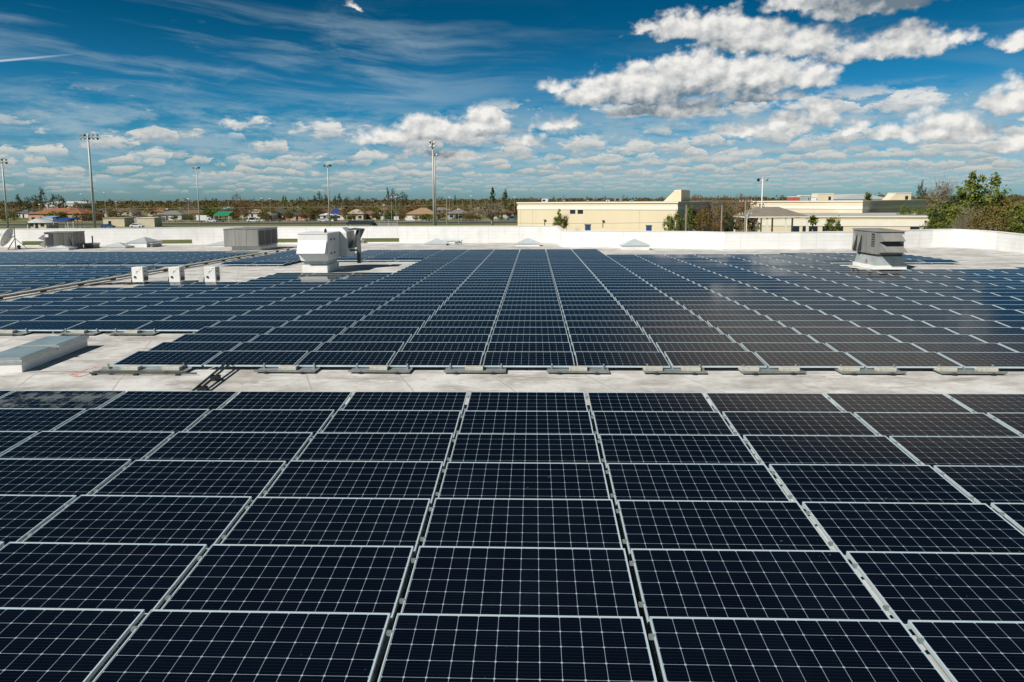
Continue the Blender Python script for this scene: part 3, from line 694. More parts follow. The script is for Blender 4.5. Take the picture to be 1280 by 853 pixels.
# grey unit far left
q=on_roof(66,311.5); ud=thing('rooftop_air_unit','dark grey rooftop unit with side hoods beside the satellite dish','rooftop unit',(q.x,58.5,RZ(58.5)),R(8))
m=MB(); m.box(.1,2.3,.1,1.8,0,.3); m.build('curb',M['curb_grey'],ud)
DK=mat('dark_weathered_sheet',(.15,.145,.13),.45,.3,.2,1.8,streak=True)
m=MB(); m.box(0,2.4,0,2.0,.31,1.5); m.build('cabinet',DK,ud,bevel=.015)
m=MB(); m.box(-.04,2.44,-.04,2.05,1.503,1.55); m.build('top_cover',M['hvac_grey'],ud)
for z0,z1 in ((1.0,1.4),(.4,.85)):
    m=MB(); m.poly8([(-.6,.1,z0-.02),(-.0,.1,z1-.02),(-.0,1.8,z1-.02),(-.6,1.8,z0-.02),(-.6,.1,z0),(-.0,.1,z1),(-.0,1.8,z1),(-.6,1.8,z0)]); m.poly8([(-.6,.1,z0-.02),(-.6,.12,z0-.02),(0,.12,z0-.25),(0,.1,z0-.25),(-.6,.1,z0),(-.6,.12,z0),(0,.12,z1),(0,.1,z1)]); m.build('hood',M['hvac_grey'],ud)
for x in (.15,1.0,1.7): m=MB(); m.box(x,x+.55,-.02,-.002,.4,1.4); m.build('side_panel',DK if x>.5 else M['hvac_dark'],ud)
m=MB(); m.box(.05,.35,-.03,-.021,1.1,1.35); m.build('label_plate',M['curb_white'],ud)
m=MB(); m.poly8([(1.9,-.12,.36),(2.2,-.12,.36),(2.2,-.003,.36),(1.9,-.003,.36),(2.02,-.03,1.15),(2.05,-.03,1.15),(2.05,-.003,1.15),(2.02,-.003,1.15)]); m.build('exhaust_hood',M['hvac_dark'],ud)
# ---- skylights and curbs
def skylight(px,py,w,dd,label,hc=.28,hp=.45,Y=None):
    q=on_roof(px,py); y=q.y
    t=thing('skylight',label,'skylight',(q.x,y,RZ(y)),0,'pyramid skylights along the back parapet')
    m=MB(); m.box(-w/2,w/2,0,dd,0,hc); m.build('curb',M['curb_white'],t,bevel=.01)
    m=MB(); m.box(-w/2-.06,w/2+.06,-.06,dd+.06,hc+.002,hc+.06)
    n=len(m.v); z=hc+.062; m.v+=[(-w/2,0,z),(w/2,0,z),(w/2,dd,z),(-w/2,dd,z),(0,dd/2,z+hp)]; 
    for f in ((0,1,4),(1,2,4),(2,3,4),(3,0,4),(3,2,1,0)): m.f.append(tuple(n+i for i in f)); m.mi.append(0)
    m.build('dome',M['skyl'],t)
skylight(544,307.0,2.0,2.0,'left and lower of the two overlapping pyramid skylights near centre',.12,.42)
skylight(561,304.0,1.9,2.0,'right and farther of the two overlapping pyramid skylights near centre',.18,.5)
skylight(660,308.2,2.1,1.8,'pyramid skylight before the inner corner of the parapet',.22,.45)
skylight(795,312.8,2.2,2.0,'rightmost pyramid skylight, below the beige building',.34,.48)
skylight(171,309.5,1.9,2.6,'pyramid skylight on a tall white curb beside the vent pipe',.42,.42)
skylight(142,310.5,2.2,1.6,'low wide skylight left of the one beside the vent pipe',.10,.35)
skylight(274,309,2.4,1.8,'low skylight at the left foot of the beige grey unit',.14,.32)
skylight(72,312.8,2.0,1.0,'flat skylight right under the dark grey unit',.12,.2)
def roofbox(px,py,w,dd,hh,label,m_):
    q=on_roof(px,py); t=thing('roof_box',label,'roof box',(q.x,q.y,RZ(q.y)))
    m=MB(); m.box(-w/2,w/2,0,dd,0,hh*.75); m.build('casing',m_,t,bevel=.01); m=MB(); m.box(-w/2-.05,w/2+.05,-.05,dd+.05,hh*.752,hh); m.build('cap',M['galv'],t)
roofbox(111,310.5,.9,.9,.45,'small grey metal box right of the dark grey unit',M['hvac_grey'])
roofbox(186,309.3,.7,1.4,.40,'grey metal box right of the tall curbed skylight',M['hvac_grey'])
roofbox(453,304.4,.35,.35,.35,'small brown box before the parapet slot near the white unit',M['wood'])
roofbox(571,306.2,.3,.3,.28,'tiny grey box right of the overlapping skylights',M['galv'])
q=on_roof(168,304); m=MB(); m.tube((0,0,0),(0,0,.95),.06,n=10); m.tube((0,0,.95),(-.04,0,1.0),.07,n=10); o=m.build('vent_pipe',M['black'],smooth=False); o.location=(q.x,63,RZ(63)); tag(o,'thin dark vent pipe standing before the left parapet','vent pipe')
q=on_roof(577,306.0); m=MB(); m.tube((0,0,0),(0,0,.4),.05,n=10); m.tube((0,0,.4),(0.12,0,.46),.05,n=10); o=m.build('vent_pipe',M['galv']); o.location=(q.x,q.y,RZ(q.y)); tag(o,'short bent grey vent pipe beside the centre skylights','vent pipe')
# ---- satellite dish
q=on_roof(20,312.0); sdh=thing('satellite_dish','pale satellite dish on a tripod mast at far left','satellite dish',(q.x,q.y,RZ(q.y)))
m=MB(); m.tube((0,0,0),(0,0,2.0),.035,n=8); m.tube((0,0,1.0),(.9,.2,.03),.02,n=6); m.tube((0,0,1.0),(-.9,.2,.03),.02,n=6); m.tube((0,0,1.0),(0,-.9,.03),.02,n=6); m.tube((0,0,.03),(.9,.2,.03),.02,n=6); m.build('mast',M['hvac_dark'],sdh)
dm=MB(); ax=Vector((-.86,-.25,.42)).normalized(); c0_=Vector((-.45,0,1.0)); e1=ax.orthogonal().normalized(); e2=ax.cross(e1); RR=.95; prev=None
for i in range(7):
    r=RR*i/6; ring=[c0_+ax*(.28*(i/6)**2)+e1*(r*math.cos(2*math.pi*j/24))+e2*(r*math.sin(2*math.pi*j/24)) for j in range(24)]
    if prev:
        for j in range(24): dm.face([prev[j],prev[(j+1)%24],ring[(j+1)%24],ring[j]])
    prev=ring
do=dm.build('reflector',M['curb_white'],sdh,smooth=True,fix=False); sm=do.modifiers.new('s','SOLIDIFY'); sm.thickness=.03
m=MB(); m.tube(c0_,(0,0,1.2),.04,n=8); m.tube(c0_+e1*-.6,c0_+ax*.85,.015,n=6); m.tube(c0_+e1*.6,c0_+ax*.85,.015,n=6); m.box(*[v for p_ in zip(c0_+ax*.85-Vector((.06,.06,.06)),c0_+ax*.85+Vector((.06,.06,.06))) for v in p_]); m.build('feed_arm',M['galv'],sdh)
m=MB(); m.tube((.35,-.15,.25),(.35,-.02,.25),.14,n=14); m.box(.25,.45,-.1,.1,0,.12); m.build('cable_reel',M['black'],sdh)
# ================================================================ BACKGROUND BUILDINGS
def prism_building(A,B,C,ztop,zbase,parent,mat_wall,band=None,name='wall'):
    """A-B lit front, B-C shaded right face; quadrilateral plan A,B,C,D"""
    A,B,C=Vector(A),Vector(B),Vector(C); D=A+(C-B)
    m=MB(); m.poly8([(*A,zbase),(*B,zbase),(*C,zbase),(*D,zbase),(*A,ztop),(*B,ztop),(*C,ztop),(*D,ztop)]); m.build(name,mat_wall,parent)
    def ring(z0,z1,o,mt,nm):
        c=(A+C)/2; pts=[p+(p-c).normalized()*o for p in (A,B,C,D)]
        k=MB(); k.poly8([(*p,z0) for p in pts]+[(*p,z1) for p in pts]); return k.build(nm,mt,parent)
    if band: ring(band[0],band[1],.16,M['white_band'],'band')
    ring(ztop+.004,ztop+.32,.30,M['white_band'],'cornice')
    rf=MB(); c=(A+C)/2; pts=[p+(c-p)*.01 for p in (A,B,C,D)]; rf.face([(*p,ztop+.33) for p in pts]); rf.build('roof',M['flatroof'],parent)
    return A,B,C,D
def on_face(A,B,px):
    A,B=Vector(A),Vector(B); r=ray(px,265); k=r.x/r.y; return (k*A.y-A.x)/((B.x-A.x)-k*(B.y-A.y))
def face_box(A,B,t0,t1,z0,z1,out,mt,parent,name,inn=.05):
    A,B=Vector(A),Vector(B); d=(B-A).normalized(); n=Vector((d.y,-d.x)); P,Q=A.lerp(B,t0),A.lerp(B,t1)
    m=MB(); a=[P+n*out,Q+n*out,Q-n*inn,P-n*inn]; m.poly8([(*p,z0) for p in a]+[(*p,z1) for p in a]); return m.build(name,mt,parent)
A1=(XD(647,182),182);B1=(XD(847,160),160);C1=(XD(921,200),200)
b1=thing('stucco_building','long beige stucco building with white band, blue doors and sloping roof tower','building',(0,0,0))
prism_building(A1,B1,C1,3.0-.3,GZ,b1,M['beige'],(1.1,2.0))
for p0_,p1_ in ((712.5,719.2),(722,728.8)):
    w=face_box(A1,B1,on_face(A1,B1,p0_),on_face(A1,B1,p1_),.05,1.05,.03,M['glass'],b1,'window')
    fr=MB()
for p0_,p1_ in ((731.5,738.5),(808,815)):
    d_=face_box(A1,B1,on_face(A1,B1,p0_),on_face(A1,B1,p1_),GZ,-2.75,.03,M['blue_door'],b1,'door')
    t0,t1=on_face(A1,B1,p0_-.6),on_face(A1,B1,p1_+.6)
    face_box(A1,B1,t0,t1,-2.74,-2.55,.10,M['hvac_dark'],b1,'door_head')
for px in (650,665,799): face_box(A1,B1,on_face(A1,B1,px),on_face(A1,B1,px+.6),GZ,1.0,.05,M['beige2'],b1,'downpipe')
for px in (680.5,753.5):
    t0=on_face(A1,B1,px); o=face_box(A1,B1,t0,t0+.003,-3.3,-1.7,.12,M['hvac_dark'],b1,'wall_lamp'); face_box(A1,B1,t0,t0+.012,-1.7,-1.5,.5,M['hvac_dark'],o,'arm')
face_box(A1,B1,0.0,1.0,-3.35,-3.25,.02,M['beige2'],b1,'joint_line')
ta,tb,tc_=Vector((XD(829,178),178)),Vector((XD(851,172),172)),Vector((XD(862,184),184)); td=ta+(tc_-tb); sl_=(tb-ta)*.62
tw=MB(); tw.poly8([(*ta,3.03),(*tb,3.03),(*tc_,3.03),(*td,3.03),(*(ta+sl_),5.75),(*tb,5.75),(*tc_,5.75),(*(td+sl_),5.75)]); tw.build('roof_tower',M['beige'],b1)
tw=MB(); tw.poly8([(*(ta+sl_),5.753),(*tb,5.753),(*tc_,5.753),(*(td+sl_),5.753),(*(ta+sl_),5.92),(*tb,5.92),(*tc_,5.92),(*(td+sl_),5.92)]); tw.build('tower_cap',M['white_band'],b1)
def roof_unit(px,D,z,w,hh,label,mt):
    t=thing('roof_unit',label,'rooftop unit',(XD(px,D),D,z)); m=MB(); m.box(-w/2,w/2,0,2,0,hh); m.build('casing',mt,t,bevel=.03); m=MB(); m.box(-w*.35,w*.35,.4,1.6,hh,hh+.2); m.build('fan_cowl',M['galv'],t); m=MB(); m.box(-w*.4,w*.1,-.03,-.003,hh*.2,hh*.8); m.build('grille',M['hvac_dark'],t)
roof_unit(681,188,3.04,1.7,.85,'pale box unit on left end of the beige building roof',M['hvac_white'])
roof_unit(684.5,189,3.04,1.0,1.1,'small grey unit beside the pale box on the beige roof',M['galv'])
roof_unit(773,182,3.04,1.8,1.0,'dark grey unit on the middle of the beige building roof',M['hvac_grey'])
roof_unit(760,180,3.04,.8,.4,'low white unit left of the dark one on the beige roof',M['hvac_white'])
for i,px in enumerate((705,735,790)): roof_unit(px,183,3.04,.7,.3,['tiny cap between left boxes and dark unit on the beige roof','small cap just left of the low white roof unit','small cap between dark unit and the tower on the beige roof'][i],M['curb_grey'])
# building 2
A2=(XD(938,225),225);B2=(XD(1078,196),196);C2=(XD(1176,262),262)
b2=thing('stucco_building','big beige building with white band and dark shaded side, behind the pavilion','building',(0,0,0))
prism_building(A2,B2,C2,2.55,GZ,b2,M['beige2'],(.45,1.3))
A3=(XD(948,168),168);B3=(XD(1163,160),160);C3=(XD(1158,196),196)
b3=thing('low_wing_building','low pale wing with white fascia and dark windows, in front of the big building','building',(0,0,0))
prism_building(A3,B3,C3,-.95,GZ,b3,M['beige'],(-3.0,-1.75))
for i,(p0_,p1_) in enumerate(((990,1000),(1004,1009),(1012,1023),(1029,1047),(1049,1055),(1139,1151),(1156,1161))):
    face_box(A3,B3,on_face(A3,B3,p0_),on_face(A3,B3,p1_),-4.6 if i<5 else -3.9,-3.1,.03,M['glass'],b3,'window')
# roof features on building 2
def towerbox(px0,px1,D,z0,z1,mt,label,name='roof_tower',slope=0):
    x0,x1=XD(px0,D),XD(px1,D); t=thing(name,label,'roof tower',(x0,D,z0)); w=x1-x0
    m=MB(); m.poly8([(0,0,0),(w,0,0),(w,5,0),(0,5,0),(slope,0,z1-z0),(w,0,z1-z0),(w,5,z1-z0),(slope,5,z1-z0)]); m.build('wall',mt,t); m=MB(); m.box(slope-.1,w+.1,-.1,5.1,z1-z0+.003,z1-z0+.2); m.build('cap',M['white_band'],t); m=MB(); m.box(w*.72,w*.86,-.03,-.004,.1,(z1-z0)*.6); m.build('louvre',M['glass'],t)
towerbox(1019,1041,222,2.9,5.0,M['beige2'],'beige roof tower left of the pale gabled roof',slope=.8)
towerbox(1111,1138,230,2.9,5.1,M['beige2'],'beige roof tower with sloping left side before the bare trees',slope=2.0)
towerbox(990,1003,215,2.9,4.0,mat('red_sheet',(.45,.09,.05),.6),'red box on the roof left of the white roof boxes',slope=.3)
towerbox(1004,1012,212,2.9,4.4,M['curb_grey'],'pale grey box on the roof next to the red one')
towerbox(1015,1022,211,2.9,4.0,M['hvac_white'],'white box on the roof right under the beige tower')
t=thing('gabled_hall','distant hall with a wide pale metal gable roof','building',(XD(1076,300),300,GZ)); w=(XD(1112,300)-XD(1042,300))/2
m=MB(); m.box(-w,w,0,30,0,8.3); m.build('wall',M['beige2'],t)
m=MB(); m.extrude([(-w-1,8.302),(w+1,8.302),(w*.15,10.6),(-w*.15,10.6)],-.6,30.6,'y'); m.build('roof',mat('pale_metal_roof',(.58,.62,.62),.5),t)
# pavilion
pv=thing('pavilion','open pavilion with a taupe hip roof right of the white lamp pole','pavilion',(XD(972,148),148,GZ))
m=MB(); w=6.8; m.v+=[(-w,0,5.0),(w,0,5.0),(w,9,5.0),(-w,9,5.0),(-w*.45,4.5,7.0),(w*.25,4.5,7.0)]; m.f+=[(0,1,5,4),(1,2,5),(2,3,4,5),(3,0,4),(3,2,1,0)]; m.mi+=[0]*5; m.build('roof',M['pav_roof'],pv)
m=MB(); m.box(-w-.05,w+.05,-.05,9.05,4.7,4.98); m.build('fascia',M['white_band'],pv)
for x in (-w+.3,-2,2,w-.3):
    for y in (.3,8.7): m=MB(); m.box(x-.15,x+.15,y-.15,y+.15,0,4.69); m.build('column',M['white_band'],pv)
# ---- houses
def hmat(name,c,r=.85): return mat(name,c,r,0,.07,.6)
HM={k:hmat(k,c) for k,c in dict(cream_wall=(.62,.54,.40),white_wall=(.68,.66,.62),pink_wall=(.58,.33,.24),grey_wall=(.38,.38,.37),tan_wall=(.50,.40,.28),
  orange_roof=(.30,.12,.055),tan_roof=(.34,.215,.12),grey_roof=(.20,.19,.18),brown_roof=(.17,.11,.075),green_roof=(.05,.08,.06),slate_roof=(.15,.19,.23),white_roof=(.70,.72,.72),red_roof=(.19,.07,.05),beige_roof=(.42,.35,.26),teal_roof=(.15,.34,.36)).items()}
def house(label,px,D,w,wall,roof,hw=2.7,hr=1.9,dep=10,rz=0,garage=False,kind='hip',tarp=False,nwin=3,cat='house'):
    t=thing('house',label,cat,(XD(px,D),D,GZ),rz)
    m=MB(); m.box(-w/2,w/2,0,dep,0,hw); m.build('wall',HM[wall],t)
    o=.5; m=MB(); k=0
    if kind=='hip':
        rr=min(w/2-.5,dep/2); m.v+=[(-w/2-o,-o,hw+.01),(w/2+o,-o,hw+.01),(w/2+o,dep+o,hw+.01),(-w/2-o,dep+o,hw+.01),(-w/2+rr,dep/2,hw+hr),(w/2-rr,dep/2,hw+hr)]; m.f+=[(0,1,5,4),(1,2,5),(2,3,4,5),(3,0,4),(3,2,1,0)]; m.mi+=[0]*5
    elif kind=='gable': m.extrude([(-w/2-o,hw+.01),(w/2+o,hw+.01),(0,hw+hr)],-o,dep+o,'y')
    else: m.box(-w/2-.2,w/2+.2,-.2,dep+.2,hw+.01,hw+.25)
    m.build('roof',HM[roof],t)
    x=-w/2+.6
    if garage:
        m=MB(); m.box(x,x+4.6,-.06,-.003,0,2.2); m.build('garage_door',M['hvac_white'],t); x+=5.4
    n=nwin; st=(w/2-.5-x)/max(1,n)
    for i in range(n):
        xx=x+st*(i+.2)
        if i==n//2: m=MB(); m.box(xx,xx+1.0,-.05,-.003,0,2.1); m.build('door',M['glass'],t)
        else:
            m=MB(); m.box(xx,xx+min(1.6,st*.7),-.05,-.003,.9,2.0); wn=m.build('window',M['glass'],t)
            f_=MB(); f_.box(xx-.08,xx+min(1.6,st*.7)+.08,-.08,-.003,.78,.89); f_.build('sill',M['hvac_white'],wn)
    if tarp:
        m=MB(); y0,z0=-o+.4,hw+.16; y1,z1=dep/2-.6,hw+hr-.1
        m.poly8([(0,y0,z0+.06),(w*.36,y0,z0+.06),(w*.22,y1,z1+.02),(0,y1,z1+.02),(0,y0,z0+.16),(w*.36,y0,z0+.16),(w*.22,y1,z1+.12),(0,y1,z1+.12)]); m.build('tarpaulin',M['blue'],t)
    return t
house('small cream kiosk with pale gabled roof beside the blue canopies',44,222,6.6,'cream_wall','white_roof',2.2,1.4,6,0,kind='gable',nwin=3,cat='kiosk')
house('large orange roofed building behind the blue canopies',68,318,26,'pink_wall','orange_roof',3.6,2.7,14,kind='hip',nwin=6,cat='building')
house('second orange roofed wing right behind the tall stadium mast',98,335,11,'tan_wall','orange_roof',3.0,2.4,12,nwin=3,cat='building')
house('plain cream block building just right of the tall stadium mast',141,244,8.0,'cream_wall','beige_roof',3.0,.3,6,kind='flat',nwin=1,cat='building')
house('grey block building between two cream ones',162,252,5.0,'grey_wall','grey_roof',3.1,.3,6,kind='flat',nwin=2,cat='building')
house('cream block building with scrawled dark marks on its wall',181,240,6.4,'cream_wall','white_roof',3.1,.3,5,kind='flat',nwin=0,cat='building')
house('grey roofed house behind the cream block with dark marks',210,330,13,'white_wall','grey_roof',2.7,2.0)
house('brown roofed house left of the green tent',238,360,16,'tan_wall','brown_roof')
house('brown roofed house far behind the white truck',262,410,15,'cream_wall','brown_roof')
house('pale blue roofed hall in the trees above the green tent',280,470,15,'grey_wall','teal_roof',3.4,2.0,16,cat='hall')
house('small pale house at left foot of two thin lamp posts',331,310,7,'white_wall','grey_roof',2.5,1.5,8,nwin=2)
house('dark green roofed pink house left of the palms',352,318,13,'pink_wall','green_roof',2.7,2.2,10,nwin=4)
house('green roofed salmon house right next to the other green roof',372,312,11,'pink_wall','green_roof',2.4,1.6,9,nwin=3)
house('white house with dark red roof half covered by blue tarpaulin',413,316,13,'white_wall','red_roof',3.0,2.2,10,tarp=True,nwin=3)
house('white garage house just below the blue tarpaulin',408,300,6,'white_wall','white_roof',2.6,1.2,6,nwin=1)
house('cream house with pale grey roof right of the blue tarpaulin',443,312,8,'cream_wall','beige_roof',2.9,2.2,9,nwin=3)
house('cream and brown cottage left of the slate roofed house',460,318,7.5,'cream_wall','brown_roof',2.5,1.8,8,nwin=3)
house('slate roofed white house with a car in front',487,312,8.5,'white_wall','slate_roof',2.5,1.8,9,nwin=2,garage=False)
house('tan roofed house with white garage door and green lawn',526,303,14.5,'cream_wall','tan_roof',2.7,2.9,12,garage=True,nwin=4)
house('grey roofed house right of the twin stadium masts',572,318,10,'grey_wall','grey_roof',2.7,2.2,10,nwin=3)
house('pale house behind the bare brown tree',628,330,11,'white_wall','brown_roof',2.6,2,10,nwin=3)
for i,(px,D,w,rf) in enumerate(((120,420,14,'grey_roof'),(152,450,15,'brown_roof'),(196,430,12,'orange_roof'),(300,400,14,'brown_roof'),(316,360,12,'beige_roof'),(392,430,14,'brown_roof'),(430,400,16,'tan_roof'),(480,440,15,'brown_roof'),(550,420,13,'grey_roof'),(600,400,14,'beige_roof'),(30,400,14,'grey_roof'))):
    house(f'distant {rf.replace("_"," ")}ed house half hidden by trees, {ordn(i+1)} of the back group'.replace('roofed','roofed'),px,D,w,['cream_wall','white_wall','tan_wall'][i%3],rf,2.7,2.0)
t=thing('sports_hall','huge distant hall with a shallow white roof above the trees at left','building',(XD(75,900),900,GZ))
m=MB(); m.box(-21,24,0,40,0,8.0); m.build('wall',HM['white_wall'],t); m=MB(); m.extrude([(-23,8.01),(26,8.01),(14,10.4),(2,11.0),(-12,10.2)],-1,41,'y'); m.build('roof',HM['white_roof'],t)
# canopies
def canopy(px,D,w,dd,z,label,mt,rise=.5):
    t=thing('canopy',label,'canopy',(XD(px,D),D,GZ)); m=MB(); m.poly8([(-w/2,0,z),(w/2,0,z),(w/2,dd,z+rise),(-w/2,dd,z+rise),(-w/2,0,z+.15),(w/2,0,z+.15),(w/2,dd,z+rise+.15),(-w/2,dd,z+rise+.15)]); m.box(-w/2,w/2,-.05,-.01,z-.5,z+.1); m.build('cover',mt,t)
    for x in (-w/2+.1,w/2-.1):
        for y in (.1,dd-.1): m=MB(); m.box(x-.06,x+.06,y-.06,y+.06,0,z); m.build('post',M['polewhite'],t)
canopy(74,224,5.2,5,2.9,'bright blue canopy right of the cream kiosk',M['blue'],.7)
canopy(86,228,3.4,4,3.1,'smaller dark blue canopy behind the bright blue one',M['blue'],.5)
canopy(58,236,4.0,4,3.6,'light blue canopy roof rising above the cream kiosk',M['ltblue'],.4)
canopy(276,300,7.0,5,3.0,'emerald green canopy tent at the edge of the road',M['green'],1.4)
canopy(448,232,9.0,5,1.25,'long dark navy canopy just above the parapet',M['navy'],.5)
sw=thing('sports_fence','tall grey mesh fence panel right of the navy canopy','fence',(XD(468,236),236,GZ))
m=MB(); m.box(-1.6,8,0,.04,0,1.2); m.build('mesh_panel',M['hvac_grey'],sw)
for x in (-1.6,1.6,4.8,8): m=MB(); m.tube((x,0,0),(x,0,1.9),.05,n=6); m.build('post',M['polewhite'],sw)
fl=thing('road_fence','low pale chain fence along the far side of the road','fence',(-250,284.3,GZ))
m=MB(); m.box(0,370,-.02,.02,1.0,1.06); m.build('rail',M['walk'],fl)
m=MB(); 
for i in range(124): m.box(i*3-.04,i*3+.04,-.04,.04,0,1.1)
mo=m.build('posts_line',M['walk'],fl); mo.name='fence_posts'; mo['kind']='stuff'
# vehicles
def vehicle(px,D,label,mt,L=4.5,H=1.45,truck=False,rz=0,cat='car'):
    t=thing('parked_truck' if truck else 'parked_car',label,cat,(XD(px,D),D,GZ+.02),rz)
    if truck:
        m=MB(); m.box(-L/2,L*.2,-1.1,1.1,.8,3.0); m.build('cargo_box',M['car_white'],t,bevel=.05)
        m=MB(); m.extrude([(L*.22,.5),(L*.5,.5),(L*.5,1.3),(L*.42,2.2),(L*.22,2.3)],-1,1,'y'); cb_=m.build('cab',mt,t,bevel=.05)
        m=MB(); m.box(L*.3,L*.42,-1.02,-1.003,1.4,2.0); m.build('side_window',M['glass'],cb_)
    else:
        m=MB(); m.extrude([(-L/2,.35),(L/2,.35),(L/2,.75),(L*.32,.92),(L*.12,H),(-L*.25,H),(-L*.42,.98),(-L/2,.9)],-.88,.88,'y'); bd=m.build('body',mt,t,bevel=.05)
        m=MB(); m.extrude([(L*.27,.95),(L*.11,H-.07),(-L*.24,H-.07),(-L*.36,.98)],-.9,-.885,'y'); m.build('side_window',M['glass'],bd)
    for x in (-L*.32,L*.32):
        for y in (-.85,.85): m=MB(); m.tube((x,y-.1,.33),(x,y+.1,.33),.33,n=14); m.build('wheel',M['black'],t)
vehicle(255.5,292,'white box truck parked beside the road near the green tent',M['car_white'],6.5,truck=True,cat='truck')
vehicle(264,290,'pale car right next to the white box truck',M['car_white'])
vehicle(273,292,'dark car under the green tent',M['car_dark'])
vehicle(316,292,'white van right of the tent, before the brown house',M['car_white'],5.2,2.1,cat='van')
vehicle(485,303,'silver blue car before the slate roofed house',M['car_blue'])
vehicle(404,293,'white car before the house with blue tarpaulin',M['car_white'])
vehicle(640,300,'blue car half hidden behind the bare brown tree',M['car_blue'],4.8,1.8)
vehicle(170,233,'pale car beside the cream block with dark marks',M['car_white'],4.4)
vehicle(133,230,'violet grey car before the plain cream block',M['car_blue'],4.6)
vehicle(1042,156,'dark car before the low wing windows',M['car_dark'],4.6)
vehicle(864,165,'white car behind the trees left of the brown trunk group',M['car_white'],4.6)
# ---- stadium masts
def floodmast(px,D,ztop,label,n=8,wide=True,r=.30,white=False,rz=0,levels=2,span=None):
    t=thing('stadium_light_mast',label,'light mast',(XD(px,D),D,GZ),rz,'stadium light masts beyond the parapet')
    Hh=ztop-GZ; mt=M['polewhite'] if white else M['pole']
    m=MB(); m.tube((0,0,0),(0,0,Hh),r,r*.55,n=12); m.build('pole',mt,t,smooth=True)
    w=span or (2.9 if wide else 1.6)
    for lv in range(levels):
        z=Hh-.25-lv*1.0; m=MB(); m.box(-w/2,w/2,-.08,.08,z,z+.14); ca=m.build('crossarm',M['galv'],t)
        for i in range(n):
            x=-w/2+w*(i+.5)/n; f_=MB(); s=1 if i%2 else -1
            f_.tube((x,-.12*s,z-.05),(x+.10*(i-n/2)/n,-.56*s,z-.36),.12,.34,n=10); f_.build('floodlight',M['hvac_white'] if (i+lv)%3 else M['hvac_dark'],ca)
    return t
def ztop(px,py,D): r=ray(px,py); return CZ+r.z/r.y*D
floodmast(8,218,ztop(4,198,218),'stadium light mast at the far left edge',6,True,.34,span=4.4)
floodmast(117,200,ztop(113,167,200),'tallest left stadium light mast with a wide lamp cluster',9,True,.42,span=5.8)
floodmast(248.5,225,ztop(247,208,225),'slim stadium light mast between truck and cream blocks',4,True,.22,levels=1)
floodmast(411.5,215,ztop(411,205,215),'stadium light mast rising behind the white rooftop unit',4,True,.26,levels=1)
floodmast(542.5,180,ztop(541,176,180),'thick stadium light mast near centre, the front one of a pair',3,False,.36,rz=R(75))
floodmast(544.5,188,ztop(545,191,188),'shorter stadium mast directly behind the thick centre one',2,False,.3,rz=R(75),levels=1)
floodmast(952,152,ztop(952,222,152),'slender white light mast left of the pavilion',2,True,.17,white=True,levels=1)
# distant thin masts
for i,(px,py,D) in enumerate(((103,243,330),(132,241,330),(50,256,300),(68,258,300),(91,257,300),(146,252,330),(236,249,300),(328,248.5,310),(338,249,310),(209,262,280),(480,257,262),(489.5,247,290),(495,246.5,290),(562,247,290),(589,245.5,330),(643,247,340),(573,262,262))):
    zt=ztop(px,py,D); t=thing('lamp_post',f'thin distant lamp post with pale head, {ordn(sorted([103,132,50,68,91,146,236,328,338,209,480,489.5,495,562,589,643,573]).index(px)+1)} of them from the left','lamp post',(XD(px,D),D,GZ),0,'thin lamp posts among the houses')
    m=MB(); m.tube((0,0,0),(0,0,zt-GZ),.11,.07,n=6); m.build('pole',M['walk'],t); m=MB(); m.box(-.45,.45,-.3,.3,zt-GZ,zt-GZ+.3); m.build('lamp_head',M['polewhite'],t)
# utility poles and wires
def upole(px,D,py,label,kind=0):
    zt=ztop(px,py,D); t=thing('utility_pole',label,'utility pole',(XD(px,D),D,GZ),0,'timber utility poles'); h_=zt-GZ
    m=MB(); m.tube((0,0,0),(0,0,h_),.19,.14,n=8); m.build('pole',M['wood'],t)
    if kind:
        for z in (h_-.4,h_-2.9)[:kind]:
            m=MB(); m.box(-1.2,1.2,-.08,.08,z,z+.14); ca=m.build('crossarm',M['wood'],t)
            for x in (-1.1,-.55,.55,1.1): k=MB(); k.tube((x,0,z+.14),(x,0,z+.4),.06,n=6); k.build('insulator',M['curb_white'],ca)
        m=MB(); m.tube((.35,-.2,h_-3.6),(.35,-.2,h_-2.7),.28,n=10); m.build('transformer',M['curb_grey'],t)
upole(558.5,215,249,'timber utility pole right of the twin stadium masts')
upole(858,135,256,'timber utility pole left of the brown trees')
upole(902.5,138,256.5,'plain timber utility pole amid the brown trees')
upole(932,132,250,'timber utility pole with crossarms and transformer near the white mast',2)
for i,(p0_,D0,y0_,p1_,D1,y1_,lb) in enumerate(((-200,300,262,560,300,257,'thin power line crossing above the houses'),(640,150,279,1000,140,272,'thin cable strung low before the beige building and brown trees'),(560,215,253,700,215,263,'thin wire running right from the centre utility pole'))):
    a=Vector((XD(p0_,D0),D0,ztop(p0_,y0_,D0)));c_=Vector((XD(p1_,D1),D1,ztop(p1_,y1_,D1))); m=MB(); N=14
    pp=[a.lerp(c_,k/N)-Vector((0,0,4*.5*(k/N)*(1-k/N))) for k in range(N+1)]
    for u_,w_ in zip(pp[:-1],pp[1:]): m.tube(u_,w_,.035,n=4,caps=False)
    tag(m.build('power_line',M['walk'] if i==0 else M['black']),lb,'power line')
